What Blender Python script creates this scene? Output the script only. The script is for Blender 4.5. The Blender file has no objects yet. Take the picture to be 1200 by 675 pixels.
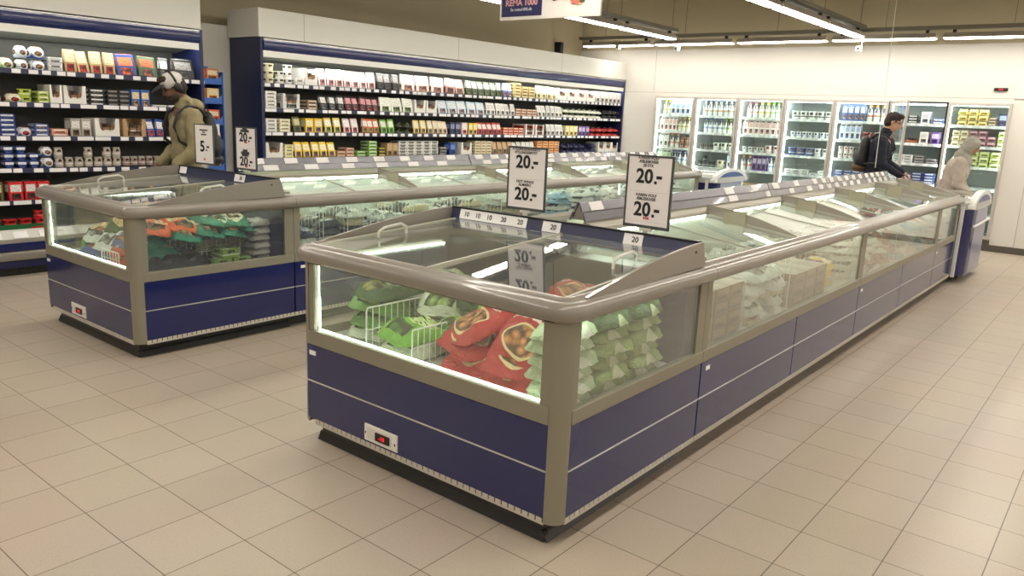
import bpy, bmesh, math, random
from mathutils import Vector, Matrix
R = math.radians
SC = bpy.context.scene
COL = SC.collection
rnd = random.Random(7)

# ---------------------------------------------------------------- camera
YAW, PITCH, ROLL = -0.67373132, 0.21659824, 0.04428878
fw = Vector((math.sin(YAW) * math.cos(PITCH), math.cos(YAW) * math.cos(PITCH), -math.sin(PITCH)))
rt = fw.cross(Vector((0, 0, 1))).normalized()
upv = rt.cross(fw)
c_, s_ = math.cos(ROLL), math.sin(ROLL)
rt, upv = c_ * rt + s_ * upv, -s_ * rt + c_ * upv
cam_data = bpy.data.cameras.new('camera')
cam = bpy.data.objects.new('camera', cam_data)
COL.objects.link(cam)
cam.matrix_world = Matrix(((rt.x, upv.x, -fw.x, 0), (rt.y, upv.y, -fw.y, 0), (rt.z, upv.z, -fw.z, 1.55), (0, 0, 0, 1)))
cam_data.sensor_width = 36
cam_data.lens = 911.1 / 1200 * 36
cam_data.shift_y = -0.0016
cam_data.clip_start = 0.05
SC.camera = cam

# ---------------------------------------------------------------- world, exposure, light levels
LAMP_STRENGTH = 25.0        # ceiling luminaires
CASE_STRENGTH = 34.0         # tubes inside the chillers and fridges
FREEZER_STRENGTH = 11.0      # strips inside the freezers
world = bpy.data.worlds.new('store_air')
SC.world = world
world.use_nodes = True
world.node_tree.nodes['Background'].inputs[0].default_value = (1.0, 0.97, 0.92, 1)
world.node_tree.nodes['Background'].inputs[1].default_value = 0.06
SC.view_settings.view_transform = 'Standard'
SC.view_settings.look = 'None'
SC.view_settings.exposure = 0.0
SC.view_settings.gamma = 1.0
SC.view_settings.use_curve_mapping = False

# ---------------------------------------------------------------- materials
MATS = {}
def lin(c):
    return tuple((x / 255 / 12.92) if x / 255 <= 0.04045 else ((x / 255 + 0.055) / 1.055) ** 2.4 for x in c) + (1,)

def mat(name, rgb, rough=0.5, metal=0.0, coat=0.0, emit=None, estr=0.0, noise=0.0, nscale=40, spec=0.5):
    if name in MATS: return MATS[name]
    m = bpy.data.materials.new(name); m.use_nodes = True
    nt = m.node_tree; b = nt.nodes['Principled BSDF']
    b.inputs['Base Color'].default_value = lin(rgb)
    b.inputs['Roughness'].default_value = rough
    b.inputs['Metallic'].default_value = metal
    b.inputs['Coat Weight'].default_value = coat
    b.inputs['Specular IOR Level'].default_value = spec
    if emit:
        b.inputs['Emission Color'].default_value = lin(emit); b.inputs['Emission Strength'].default_value = estr
    if noise:
        tc = nt.nodes.new('ShaderNodeTexCoord'); n = nt.nodes.new('ShaderNodeTexNoise')
        n.inputs['Scale'].default_value = nscale; n.inputs['Detail'].default_value = 4
        nt.links.new(tc.outputs['Object'], n.inputs['Vector'])
        mx = nt.nodes.new('ShaderNodeMix'); mx.data_type = 'RGBA'
        a = lin(rgb)
        mx.inputs[6].default_value = tuple(min(1, v * (1 - noise)) for v in a[:3]) + (1,)
        mx.inputs[7].default_value = tuple(min(1, v * (1 + noise)) for v in a[:3]) + (1,)
        nt.links.new(n.outputs['Fac'], mx.inputs[0]); nt.links.new(mx.outputs[2], b.inputs['Base Color'])
    MATS[name] = m
    return m

def glass(name, tint, ior, dirt=0.0):
    m = bpy.data.materials.new(name); m.use_nodes = True
    nt = m.node_tree; nt.nodes.clear()
    out = nt.nodes.new('ShaderNodeOutputMaterial')
    tr = nt.nodes.new('ShaderNodeBsdfTransparent'); tr.inputs[0].default_value = tint
    gl = nt.nodes.new('ShaderNodeBsdfGlossy'); gl.inputs['Roughness'].default_value = 0.012
    gl.inputs['Color'].default_value = (1, 1, 1, 1)
    # Schlick reflectance from the angle between surface and view, the same for both faces of a pane
    g = nt.nodes.new('ShaderNodeNewGeometry'); dt = nt.nodes.new('ShaderNodeVectorMath'); dt.operation = 'DOT_PRODUCT'
    nt.links.new(g.outputs['Incoming'], dt.inputs[0]); nt.links.new(g.outputs['Normal'], dt.inputs[1])
    def mth(op, a, b_):
        n = nt.nodes.new('ShaderNodeMath'); n.operation = op
        for i, v in enumerate((a, b_)):
            if v is None: continue
            if isinstance(v, (int, float)): n.inputs[i].default_value = v
            else: nt.links.new(v, n.inputs[i])
        return n.outputs[0]
    f0 = ((ior-1)/(ior+1))**2
    c = mth('SUBTRACT', 1.0, mth('ABSOLUTE', dt.outputs['Value'], None))
    fr = mth('ADD', mth('MULTIPLY', mth('POWER', c, 5.0), 1-f0), f0)
    mx = nt.nodes.new('ShaderNodeMixShader')
    nt.links.new(fr, mx.inputs[0]); nt.links.new(tr.outputs[0], mx.inputs[1]); nt.links.new(gl.outputs[0], mx.inputs[2])
    last = mx
    if dirt:
        df = nt.nodes.new('ShaderNodeBsdfDiffuse'); df.inputs[0].default_value = (0.8, 0.82, 0.76, 1)
        mm = nt.nodes.new('ShaderNodeMixShader'); mm.inputs[0].default_value = dirt
        nt.links.new(mx.outputs[0], mm.inputs[1]); nt.links.new(df.outputs[0], mm.inputs[2]); last = mm
    nt.links.new(last.outputs[0], out.inputs[0])
    MATS[name] = m
    return m

GL_WIN = glass('window_glass', (0.96, 0.98, 0.96, 1), 1.75, 0.03)
GL_SIDE = glass('side_window_glass', (0.93, 0.96, 0.93, 1), 2.05, 0.04)
GL_LID = glass('lid_glass', (0.97, 0.985, 0.97, 1), 1.7, 0.03)
GL_DOOR = glass('door_glass', (0.93, 0.97, 0.95, 1), 1.45, 0.02)

def packmat(name, base, label=(245, 242, 235), accent=(120, 90, 70), kind=0, film=False):
    """printed packaging: a base colour, a label patch, a food picture and lines of tiny print"""
    key = ('film_' if film else 'pack_') + name
    if key in MATS: return MATS[key]
    m = bpy.data.materials.new(key); m.use_nodes = True
    nt = m.node_tree; N = nt.nodes; L = nt.links; b = N['Principled BSDF']
    b.inputs['Roughness'].default_value = 0.35
    uv = N.new('ShaderNodeUVMap'); sp = N.new('ShaderNodeSeparateXYZ'); L.new(uv.outputs[0], sp.inputs[0])
    def math_(op, a, bb=None, c=None):
        n = N.new('ShaderNodeMath'); n.operation = op
        for i, v in enumerate((a, bb, c)):
            if v is None: continue
            if isinstance(v, (int, float)): n.inputs[i].default_value = v
            else: L.new(v, n.inputs[i])
        return n.outputs[0]
    def box(u0, u1, v0, v1):
        a = math_('MULTIPLY', math_('GREATER_THAN', sp.outputs[0], u0), math_('LESS_THAN', sp.outputs[0], u1))
        c = math_('MULTIPLY', math_('GREATER_THAN', sp.outputs[1], v0), math_('LESS_THAN', sp.outputs[1], v1))
        return math_('MULTIPLY', a, c)
    def oval(cu, cv, ru, rv):
        du = math_('DIVIDE', math_('SUBTRACT', sp.outputs[0], cu), ru); dv = math_('DIVIDE', math_('SUBTRACT', sp.outputs[1], cv), rv)
        return math_('LESS_THAN', math_('ADD', math_('MULTIPLY', du, du), math_('MULTIPLY', dv, dv)), 1.0)
    def mix(f, a, c):
        n = N.new('ShaderNodeMix'); n.data_type = 'RGBA'; L.new(f, n.inputs[0])
        for i, v in ((6, a), (7, c)):
            if isinstance(v, tuple): n.inputs[i].default_value = v
            else: L.new(v, n.inputs[i])
        return n.outputs[2]
    vor = N.new('ShaderNodeTexVoronoi'); vor.inputs['Scale'].default_value = 9 if kind == 2 else 5.5; L.new(uv.outputs[0], vor.inputs['Vector'])
    shade = N.new('ShaderNodeMapRange'); shade.inputs[1].default_value = 0.0; shade.inputs[2].default_value = 0.7
    shade.inputs[3].default_value = 1.35; shade.inputs[4].default_value = 0.12; L.new(vor.outputs['Distance'], shade.inputs[0])
    pic = N.new('ShaderNodeMix'); pic.data_type = 'RGBA'; pic.blend_type = 'MULTIPLY'; pic.inputs[0].default_value = 1
    pic.inputs[6].default_value = lin(accent); L.new(shade.outputs[0], pic.inputs[7])
    if kind == 0: lm, pm = box(.12, .88, .5, .86), box(.2, .8, .12, .42)
    elif kind == 1: lm, pm = oval(.5, .5, .36, .4), oval(.5, .42, .22, .2)
    elif kind == 2: lm, pm = box(.14, .86, .62, .71), oval(.52, .33, .33, .20)      # chicken bag: white script above an oval picture
    elif kind == 4:     # white gusset corners at both ends of the bag
        au = math_('MULTIPLY', math_('ABSOLUTE', math_('SUBTRACT', sp.outputs[0], .45)), 0.9)
        av = math_('SUBTRACT', .5, math_('ABSOLUTE', math_('SUBTRACT', sp.outputs[1], .5)))
        lm, pm = math_('LESS_THAN', math_('ADD', au, av), .17), box(.25, .75, .35, .65)
    else: lm, pm = box(.0, 1, .3, .42), box(.3, .7, .55, .85)
    nz = N.new('ShaderNodeTexNoise'); nz.inputs['Scale'].default_value = 14; L.new(uv.outputs[0], nz.inputs['Vector'])
    if kind == 2:
        lm = math_('MULTIPLY', lm, math_('GREATER_THAN', nz.outputs['Fac'], 0.49))
    c = mix(lm, lin(base), lin(label))
    if kind == 2: c = mix(oval(.52, .33, .365, .228), c, lin((236, 214, 160)))
    c = mix(pm, c, pic.outputs[2])
    if kind not in (2, 4):
        wv = math_('GREATER_THAN', math_('SINE', math_('MULTIPLY', sp.outputs[1], 95.0)), 0.45)
        tx = math_('MULTIPLY', math_('MULTIPLY', lm, wv), math_('GREATER_THAN', nz.outputs['Fac'], 0.53))
        dark = tuple(v * 0.35 for v in accent)
        c = mix(tx, c, lin(dark))
    L.new(c, b.inputs['Base Color'])
    if film:        # crinkled glossy plastic
        b.inputs['Roughness'].default_value = 0.24
        tc = N.new('ShaderNodeTexCoord'); wn = N.new('ShaderNodeTexNoise'); wn.inputs['Scale'].default_value = 22; wn.inputs['Detail'].default_value = 5; wn.inputs['Distortion'].default_value = 1.2
        L.new(tc.outputs['Object'], wn.inputs['Vector']); bu = N.new('ShaderNodeBump'); bu.inputs['Strength'].default_value = 1.0; bu.inputs['Distance'].default_value = 0.02
        L.new(wn.outputs['Fac'], bu.inputs['Height']); L.new(bu.outputs[0], b.inputs['Normal'])
    MATS[key] = m
    return m

NAVY = (30, 38, 92)
ALU = mat('brushed_aluminium', (148, 144, 128), 0.42, 0.35, noise=0.06, nscale=200)
ALU_D = mat('grey_plastic', (150, 143, 132), 0.45, noise=0.04, nscale=60)
RAIL = mat('grey_rail_plastic', (140, 134, 125), 0.28, coat=0.4)
BLUE = mat('navy_panel', NAVY, 0.16, coat=0.4)
NAVYP = mat('navy_plastic', (52, 56, 84), 0.35)
NAVYD = mat('dark_navy_side', (24, 29, 58), 0.3)
TRIMW = mat('bright_trim', (225, 225, 222), 0.25, 0.5)
WHITE = mat('white_plastic', (238, 236, 230), 0.4)
WALLW = mat('white_wall', (220, 217, 210), 0.7, noise=0.02, nscale=3)
TAUPE = mat('taupe_wall', (188, 178, 152), 0.85, noise=0.03, nscale=2)
BLACK = mat('black_plastic', (24, 24, 25), 0.4)
PLINTH = mat('dark_plinth', (42, 42, 42), 0.35)
LINER = mat('freezer_liner', (205, 208, 200), 0.4)
SHELFG = mat('shelf_grey', (120, 122, 122), 0.4)
CASEDK = mat('case_back', (92, 92, 90), 0.6)
WIRE = mat('white_wire', (226, 230, 224), 0.35)
TAG = mat('white_price_tag', (240, 238, 238), 0.5)
PAPER = mat('sign_paper', (236, 229, 229), 0.6)
INK = mat('black_ink', (28, 28, 30), 0.6)
REDINK = mat('red_ink', (200, 70, 75), 0.6)
FRAMED = mat('dark_sign_frame', (70, 72, 72), 0.4)
CLEAR = mat('frosted_clip', (200, 198, 188), 0.2)
KRAFT = mat('kraft_board', (176, 142, 98), 0.8)
LAMP = mat('lamp_diffuser', (255, 250, 244), 0.5, emit=(255, 247, 236), estr=LAMP_STRENGTH)
CASELAMP = mat('case_tube', (250, 252, 248), 0.5, emit=(246, 250, 240), estr=CASE_STRENGTH)
FRIDGELAMP = mat('fridge_tube', (250, 252, 250), 0.5, emit=(240, 250, 246), estr=26.0)
FRZLAMP = mat('freezer_strip', (240, 250, 240), 0.5, emit=(228, 246, 224), estr=FREEZER_STRENGTH)
LEDRED = mat('red_digits', (220, 30, 40), 0.5, emit=(255, 40, 50), estr=1.1)

# ---------------------------------------------------------------- mesh helpers
class MB:
    def __init__(s): s.bm = bmesh.new(); s.mi = 0
    def _f(s, vs):
        try:
            f = s.bm.faces.new(vs); f.material_index = s.mi; return f
        except ValueError: return None
    def box(s, x0, x1, y0, y1, z0, z1, mi=None):
        if mi is not None: s.mi = mi
        v = [s.bm.verts.new(p) for p in ((x0,y0,z0),(x1,y0,z0),(x1,y1,z0),(x0,y1,z0),(x0,y0,z1),(x1,y0,z1),(x1,y1,z1),(x0,y1,z1))]
        for f in ((3,2,1,0),(4,5,6,7),(0,1,5,4),(1,2,6,5),(2,3,7,6),(3,0,4,7)): s._f([v[i] for i in f])
        return s
    def prism(s, pts, d):
        """closed polygon of 3-D points extruded by vector d"""
        a = [s.bm.verts.new(p) for p in pts]; d = Vector(d)
        b = [s.bm.verts.new(Vector(p) + d) for p in pts]
        s._f(a[::-1]); s._f(b); n = len(a)
        for i in range(n): s._f([a[i], a[(i+1) % n], b[(i+1) % n], b[i]])
        return s
    def quad(s, a, b, c, d):
        s._f([s.bm.verts.new(p) for p in (a, b, c, d)]); return s
    def tube(s, pts, r, n=6, closed=False):
        pts = [Vector(p) for p in pts]; rings = []
        for i, p in enumerate(pts):
            if closed: t = pts[(i+1) % len(pts)] - pts[i-1]
            else: t = pts[min(i+1, len(pts)-1)] - pts[max(i-1, 0)]
            t.normalize()
            u = t.cross(Vector((0,0,1)) if abs(t.z) < .9 else Vector((1,0,0))).normalized(); w = t.cross(u)
            rings.append([s.bm.verts.new(p + r*(math.cos(2*math.pi*k/n)*u + math.sin(2*math.pi*k/n)*w)) for k in range(n)])
        m = len(rings)
        for i in range(m if closed else m-1):
            a, b = rings[i], rings[(i+1) % m]
            for k in range(n): s._f([a[k], a[(k+1)%n], b[(k+1)%n], b[k]])
        if not closed: s._f(rings[0][::-1]); s._f(rings[-1])
        return s
    def lathe(s, prof, n=16, c=(0,0,0)):
        rings = []
        for r, z in prof:
            rings.append([s.bm.verts.new((c[0]+max(r,1e-4)*math.cos(2*math.pi*k/n), c[1]+max(r,1e-4)*math.sin(2*math.pi*k/n), c[2]+z)) for k in range(n)])
        for a, b in zip(rings, rings[1:]):
            for k in range(n): s._f([a[k], a[(k+1)%n], b[(k+1)%n], b[k]])
        s._f(rings[0][::-1]); s._f(rings[-1])
        return s
    def sweep(s, path, prof):
        """path: (x, y, nx, ny) ; prof: (outward, z)"""
        rings = [[s.bm.verts.new((x + nx*d, y + ny*d, z)) for d, z in prof] for x, y, nx, ny in path]
        n = len(prof)
        for a, b in zip(rings, rings[1:]):
            for k in range(n): s._f([a[k], a[(k+1)%n], b[(k+1)%n], b[k]])
        s._f(rings[0][::-1]); s._f(rings[-1])
        return s
    def capsule(s, a, ra, b, rb, n=12, m=4):
        a, b = Vector(a), Vector(b); t = (b - a)
        L = t.length; t = t.normalized() if L > 1e-6 else Vector((0,0,1))
        u = t.cross(Vector((0,0,1)) if abs(t.z) < .9 else Vector((1,0,0))).normalized(); w = t.cross(u)
        prof = [(ra*math.sin(math.pi/2*i/m), -ra*math.cos(math.pi/2*i/m)) for i in range(m+1)] + [(rb*math.cos(math.pi/2*i/m), L + rb*math.sin(math.pi/2*i/m)) for i in range(m+1)]
        rings = []
        for r, h in prof:
            r = max(r, 1e-4)
            rings.append([s.bm.verts.new(a + t*h + r*(math.cos(2*math.pi*k/n)*u + math.sin(2*math.pi*k/n)*w)) for k in range(n)])
        for p, q in zip(rings, rings[1:]):
            for k in range(n): s._f([p[k], p[(k+1)%n], q[(k+1)%n], q[k]])
        s._f(rings[0][::-1]); s._f(rings[-1])
        return s
    def ell(s, c, r, rot=None, n=16, m=10):
        c = Vector(c); rings = []
        for i in range(m+1):
            th = math.pi*i/m
            ring = []
            for k in range(n):
                p = Vector((r[0]*max(math.sin(th),1e-3)*math.cos(2*math.pi*k/n), r[1]*max(math.sin(th),1e-3)*math.sin(2*math.pi*k/n), -r[2]*math.cos(th)))
                if rot: p = rot @ p
                ring.append(s.bm.verts.new(c + p))
            rings.append(ring)
        for p, q in zip(rings, rings[1:]):
            for k in range(n): s._f([p[k], p[(k+1)%n], q[(k+1)%n], q[k]])
        s._f(rings[0][::-1]); s._f(rings[-1])
        return s
    def pillow(s, w, l, h, seed=0, nx=14, ny=16, crump=0.25, seal=0.07):
        """a filled plastic bag lying flat: width x, length y, height z, seals at both ends"""
        rr = random.Random(seed)
        ph = [rr.uniform(0, 6.28) for _ in range(8)]
        uvl = s.bm.loops.layers.uv.verify()
        def H(u, v):
            a = max(0.0, 1 - abs(2*u-1)**5) ** 0.5
            vv = min(1, max(0, (v-seal)/(1-2*seal)))
            e = max(0.0, 1 - abs(2*vv-1)**4) ** 0.5 if seal < v < 1-seal else 0.0
            bump = 1 + crump*(math.sin(9*u+ph[0]+3*v)*math.sin(8*v+ph[1]) + 0.6*math.sin(17*u+ph[2])*math.sin(15*v+ph[3]-4*u))
            return a*e*bump
        top, bot = [], []
        for j in range(ny+1):
            v = j/ny; rt_, rb_ = [], []
            pin = 1 - 0.025*math.cos(2*math.pi*v)
            for i in range(nx+1):
                u = i/nx
                cx_ = 1 - .09*math.exp(-(min(v, 1-v)/.07)**2); cy_ = 1 - .07*math.exp(-(min(u, 1-u)/.07)**2)
                x = (u-.5)*w*pin*cx_ + 0.004*math.sin(11*v+ph[4]); y = (v-.5)*l*cy_ + 0.004*math.sin(9*u+ph[5])
                hh = H(u, v)
                zt = h*(0.30 + 0.70*hh) if hh > 0 else h*0.22 + 0.003*math.sin(25*u+ph[6])
                zb = h*0.20*max(0, 1-hh) if hh > 0 else h*0.17 + 0.003*math.sin(25*u+ph[6])
                rt_.append((s.bm.verts.new((x, y, zt+0.001)), (u, v)))
                rb_.append((s.bm.verts.new((x, y, zb)), (u, v)))
            top.append(rt_); bot.append(rb_)
        def face(q, flip):
            q = q[::-1] if flip else q
            f = s._f([a[0] for a in q])
            if f:
                for lp, a in zip(f.loops, q): lp[uvl].uv = a[1]
        for j in range(ny):
            for i in range(nx):
                face([top[j][i], top[j][i+1], top[j+1][i+1], top[j+1][i]], False)
                face([bot[j][i], bot[j][i+1], bot[j+1][i+1], bot[j+1][i]], True)
        for i in range(nx):
            face([bot[0][i], bot[0][i+1], top[0][i+1], top[0][i]], False)
            face([bot[ny][i], bot[ny][i+1], top[ny][i+1], top[ny][i]], True)
        for j in range(ny):
            face([bot[j][0], bot[j+1][0], top[j+1][0], top[j][0]], True)
            face([bot[j][nx], bot[j+1][nx], top[j+1][nx], top[j][nx]], False)
        s.hasuv = True
        return s
    def autouv(s):
        uvl = s.bm.loops.layers.uv.verify()
        vs = [v.co for v in s.bm.verts]
        if not vs: return
        lo = [min(v[i] for v in vs) for i in range(3)]; hi = [max(v[i] for v in vs) for i in range(3)]
        sz = [max(hi[i]-lo[i], 1e-5) for i in range(3)]
        for f in s.bm.faces:
            f.normal_update(); n = f.normal
            ax = max(range(3), key=lambda i: abs(n[i]))
            a, b = ((1, 2), (0, 2), (0, 1))[ax]
            for lp in f.loops:
                c = lp.vert.co; lp[uvl].uv = ((c[a]-lo[a])/sz[a], (c[b]-lo[b])/sz[b])
    def mesh(s, name, mats, org=(0,0,0), smooth=None, bevel=0.0):
        if bevel:
            bmesh.ops.bevel(s.bm, geom=list(s.bm.edges), offset=bevel, segments=2, affect='EDGES', profile=0.6)
        bmesh.ops.recalc_face_normals(s.bm, faces=list(s.bm.faces))
        if not getattr(s, 'hasuv', False): s.autouv()
        o = Vector(org)
        for v in s.bm.verts: v.co -= o
        me = bpy.data.meshes.new(name); s.bm.to_mesh(me); s.bm.free()
        for m in (mats if isinstance(mats, (list, tuple)) else [mats]): me.materials.append(m)
        if smooth is not None:
            for p in me.polygons: p.use_smooth = True
            me.set_sharp_from_angle(angle=R(smooth))
        return me
    def part(s, name, mats, root, smooth=None, bevel=0.0, world=True):
        """a child of root; mesh given in world coordinates when root stands unrotated"""
        org = root_world(root) if world else (0, 0, 0)
        o = bpy.data.objects.new(name, s.mesh(name, mats, org, smooth, bevel)); COL.objects.link(o); o.parent = root
        return o
    def thing(s, name, mats, loc, label, cat, group=None, smooth=None, bevel=0.0):
        """a one-mesh thing; mesh in world coordinates"""
        o = bpy.data.objects.new(name, s.mesh(name, mats, loc, smooth, bevel)); COL.objects.link(o); o.location = loc
        tag(o, label, cat, group); return o
def root_world(o):
    v = Vector((0,0,0))
    while o: v += o.location; o = o.parent
    return v
LABELS = {}
def tag(o, label, cat, group=None):
    n = len(label.split())
    if not 4 <= n <= 16: print('LABEL LENGTH', n, label)
    if LABELS.setdefault(label, group) != group or (group is None and label in SEEN): print('LABEL REPEATED', label)
    SEEN.add(label)
    o['label'] = label; o['category'] = cat
    if group: o['group'] = group
    return o
SEEN = set()
def thing(name, label, cat, loc=(0,0,0), rz=0.0, group=None):
    o = bpy.data.objects.new(name, None); COL.objects.link(o); o.empty_display_size = 0.1
    o.location = loc; o.rotation_euler = (0, 0, rz)
    if label: tag(o, label, cat, group)
    return o
def struct(name, mb, mats, loc=(0,0,0), smooth=None):
    o = bpy.data.objects.new(name, mb.mesh(name, mats, loc, smooth)); COL.objects.link(o); o.location = loc
    o['kind'] = 'structure'; return o
def place(me, name, loc, rot, label, cat, group=None, scale=None):
    o = bpy.data.objects.new(name, me); COL.objects.link(o); o.location = loc; o.rotation_euler = rot
    if scale: o.scale = scale
    return tag(o, label, cat, group)
def text_mesh(txt, size, m, align='CENTER', extrude=0.0006, bold=0.0, spacing=1.0):
    cu = bpy.data.curves.new('lettering', 'FONT'); cu.body = txt; cu.size = size; cu.align_x = align; cu.align_y = 'CENTER'
    cu.extrude = extrude; cu.offset = bold; cu.space_character = spacing; cu.resolution_u = 3
    tmp = bpy.data.objects.new('lettering', cu); COL.objects.link(tmp)
    dg = bpy.context.evaluated_depsgraph_get(); dg.update()
    me = bpy.data.meshes.new_from_object(tmp.evaluated_get(dg))
    bpy.data.objects.remove(tmp); bpy.data.curves.remove(cu)
    me.materials.clear(); me.materials.append(m); me.name = 'lettering'
    return me
def text_part(txt, size, m, root, loc, rot=(R(90), 0, 0), name='lettering', **k):
    o = bpy.data.objects.new(name, text_mesh(txt, size, m, **k)); COL.objects.link(o); o.parent = root
    o.location = Vector(loc) ; o.rotation_euler = rot
    return o

# ================================================================ SETTING
fm = bpy.data.materials.new('floor_tiles'); fm.use_nodes = True
nt = fm.node_tree; N = nt.nodes; L = nt.links; b = N['Principled BSDF']
geo = N.new('ShaderNodeNewGeometry'); mp = N.new('ShaderNodeVectorMath'); mp.operation = 'ADD'
mp.inputs[1].default_value = (-0.08 + 30, -0.215 + 30, 0)
L.new(geo.outputs['Position'], mp.inputs[0])
br = N.new('ShaderNodeTexBrick'); br.offset = 0; br.squash = 1
br.inputs['Scale'].default_value = 1.0; br.inputs['Brick Width'].default_value = 0.3; br.inputs['Row Height'].default_value = 0.3
br.inputs['Mortar Size'].default_value = 0.0022; br.inputs['Mortar Smooth'].default_value = 0.2
br.inputs['Color1'].default_value = lin((190, 177, 160)); br.inputs['Color2'].default_value = lin((183, 170, 153)); br.inputs['Mortar'].default_value = lin((104, 90, 74))
L.new(mp.outputs[0], br.inputs['Vector'])
sk = N.new('ShaderNodeTexNoise'); sk.inputs['Scale'].default_value = 260; sk.inputs['Detail'].default_value = 2
L.new(geo.outputs['Position'], sk.inputs['Vector'])
cr = N.new('ShaderNodeMapRange'); cr.inputs[1].default_value = 0.60; cr.inputs[2].default_value = 0.72; L.new(sk.outputs['Fac'], cr.inputs[0])
cl = N.new('ShaderNodeTexNoise'); cl.inputs['Scale'].default_value = 1.6; L.new(geo.outputs['Position'], cl.inputs['Vector'])
m1 = N.new('ShaderNodeMix'); m1.data_type = 'RGBA'; m1.inputs[7].default_value = lin((150, 132, 110))
L.new(cr.outputs[0], m1.inputs[0]); L.new(br.outputs['Color'], m1.inputs[6])
m2 = N.new('ShaderNodeMix'); m2.data_type = 'RGBA'; m2.blend_type = 'MULTIPLY'; m2.inputs[0].default_value = 0.12
L.new(m1.outputs[2], m2.inputs[6]); L.new(cl.outputs['Color'], m2.inputs[7]); L.new(m2.outputs[2], b.inputs['Base Color'])
rg = N.new('ShaderNodeMapRange'); rg.inputs[3].default_value = 0.30; rg.inputs[4].default_value = 0.42
L.new(cl.outputs['Fac'], rg.inputs[0]); L.new(rg.outputs[0], b.inputs['Roughness'])
bp = N.new('ShaderNodeBump'); bp.inputs['Strength'].default_value = 0.25; bp.inputs['Distance'].default_value = 0.002; bp.invert = True
L.new(br.outputs['Fac'], bp.inputs['Height']); L.new(bp.outputs[0], b.inputs['Normal'])

XL, XR, YB, YF, ZC = -8.5, 5.0, 12.4, -5.0, 3.6
struct('floor', MB().box(XL-.2, XR+.2, YF-.2, 14.2, -0.1, 0.0), fm)
struct('ceiling', MB().box(XL-.2, XR+.2, YF-.2, 14.2, ZC, ZC+.1), TAUPE)
struct('wall_left', MB().box(XL-.2, XL, YF-.2, 14.2, 0, ZC), TAUPE)
struct('wall_right', MB().box(XR, XR+.2, YF-.2, 14.2, 0, ZC), WALLW)
struct('wall_front', MB().box(XL, XR, YF-.2, YF, 0, ZC), WALLW)
# the back wall: white cladding around the fridge row, seams between its panels
FX0, FX1, FZ1 = -6.875, -1.535, 1.985
w = MB()
w.box(XL, FX0, YB, YB+.12, 0, 2.045, 0); w.box(FX1, XR, YB, YB+.12, 0, FZ1+.045)
w.box(XL, XR, YB, YB+.12, 2.05, 2.76); w.box(XL, XR, YB, YB+.12, 2.76, ZC, 2); w.mi = 0  # taupe upper band: shade above the lamps put into the wall colour
w.box(FX0, FX1, YB, YB+.12, FZ1, 2.045)
w.box(XL, XR, YB+.004, YB+.13, 2.03, 2.06, 1)
struct('wall_back', w, [WALLW, mat('seam', (150, 146, 138), 0.7), TAUPE])
struct('wall_cold_room', MB().box(FX0-.05, FX1+.05, YB+.95, YB+1.0, 0, 2.3), mat('cold_room_wall', (150, 152, 140), 0.7))
s = MB(); 
s.box(-6.93, -6.925, YB-.002, YB, 2.06, 2.76)
s.box(-1.25, -1.245, YB-.002, YB, .1, 2.03)
struct('trim_1', s, mat('seam', (150, 146, 138)))
struct('baseboard_back', MB().box(FX1, XR, YB-.015, YB, 0, .09), mat('dark_skirting', (88, 82, 76), 0.5))
struct('trim_2', MB().box(FX0, FX1, YB-.012, YB+.05, 0, .155), mat('dark_skirting', (88, 82, 76), 0.5))
# white boxed-in bulkheads above the two wall chillers
s = MB(); s.box(-8.2, -7.49, -1.2, 4.28, 2.245, 3.1, 0); struct('trim_3', s, WALLW)
s = MB(); s.box(-8.08, -7.49, 4.93, YB, 2.245, 2.535, 0)
for y in (5.5, 8.0, 10.4): s.box(-7.489, -7.4885, y, y+.006, 2.25, 2.53, 1)
struct('trim_4', s, [WALLW, mat('seam', (150, 146, 138))])
struct('trim_5', MB().box(-8.3, -8.1, 4.0, 5.0, 0, 2.37), mat('offwhite_panel', (214, 210, 200), 0.6))

# ================================================================ CEILING LUMINAIRES on cable trays
def luminaire(axis, a0, a1, c, z, label):
    mid = (a0+a1)/2
    loc = (c, mid, z) if axis == 'y' else (mid, c, z)
    t = thing('ceiling_lamp', label, 'lamp', loc, 0, 'linear lamps hung below the ceiling')
    def bx(m, w0, w1, l0, l1, z0, z1):
        if axis == 'y': m.box(c+w0, c+w1, l0, l1, z0, z1)
        else: m.box(l0, l1, c+w0, c+w1, z0, z1)
    m = MB(); bx(m, -.075, .075, a0, a1, z+.012, z+.05); bx(m, -.05, .05, a0+.01, a1-.01, z+.05, z+.075); m.part('housing', ALU_D, t)
    m = MB(); bx(m, -.065, .065, a0+.015, a1-.015, z, z+.012); m.part('diffuser', LAMP, t)
    m = MB(); bx(m, -.02, .02, a0+.1, a0+.14, z+.07, z+.12); bx(m, -.02, .02, a1-.14, a1-.1, z+.07, z+.12); m.part('bracket', BLACK, t)
    return t
def tray(axis, a0, a1, c, z, label):
    m = MB()
    def bx(w0, w1, l0, l1, z0, z1):
        if axis == 'y': m.box(c+w0, c+w1, l0, l1, z0, z1)
        else: m.box(l0, l1, c+w0, c+w1, z0, z1)
    bx(-.06, .06, a0, a1, z+.118, z+.124); bx(-.064, -.058, a0, a1, z+.118, z+.165); bx(.058, .064, a0, a1, z+.118, z+.165)
    k = a0 + .5
    while k < a1:
        bx(-.003, .003, k-.003, k+.003, z+.12, ZC); k += 1.5
    m.thing('cable_tray', mat('galvanised', (120, 116, 104), 0.5, 0.3), (c, (a0+a1)/2, z+.12) if axis == 'y' else ((a0+a1)/2, c, z+.12), label, 'cable tray')
ROWS = [(-6.03, 'left row of lamps over the left freezer island', 11.25), (-3.38, 'middle row of lamps ending before the back wall', 11.62),
        (-0.72, 'row of lamps over the right aisle', 11.62), (1.95, 'row of lamps over the far right aisle', 11.62)]
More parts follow.
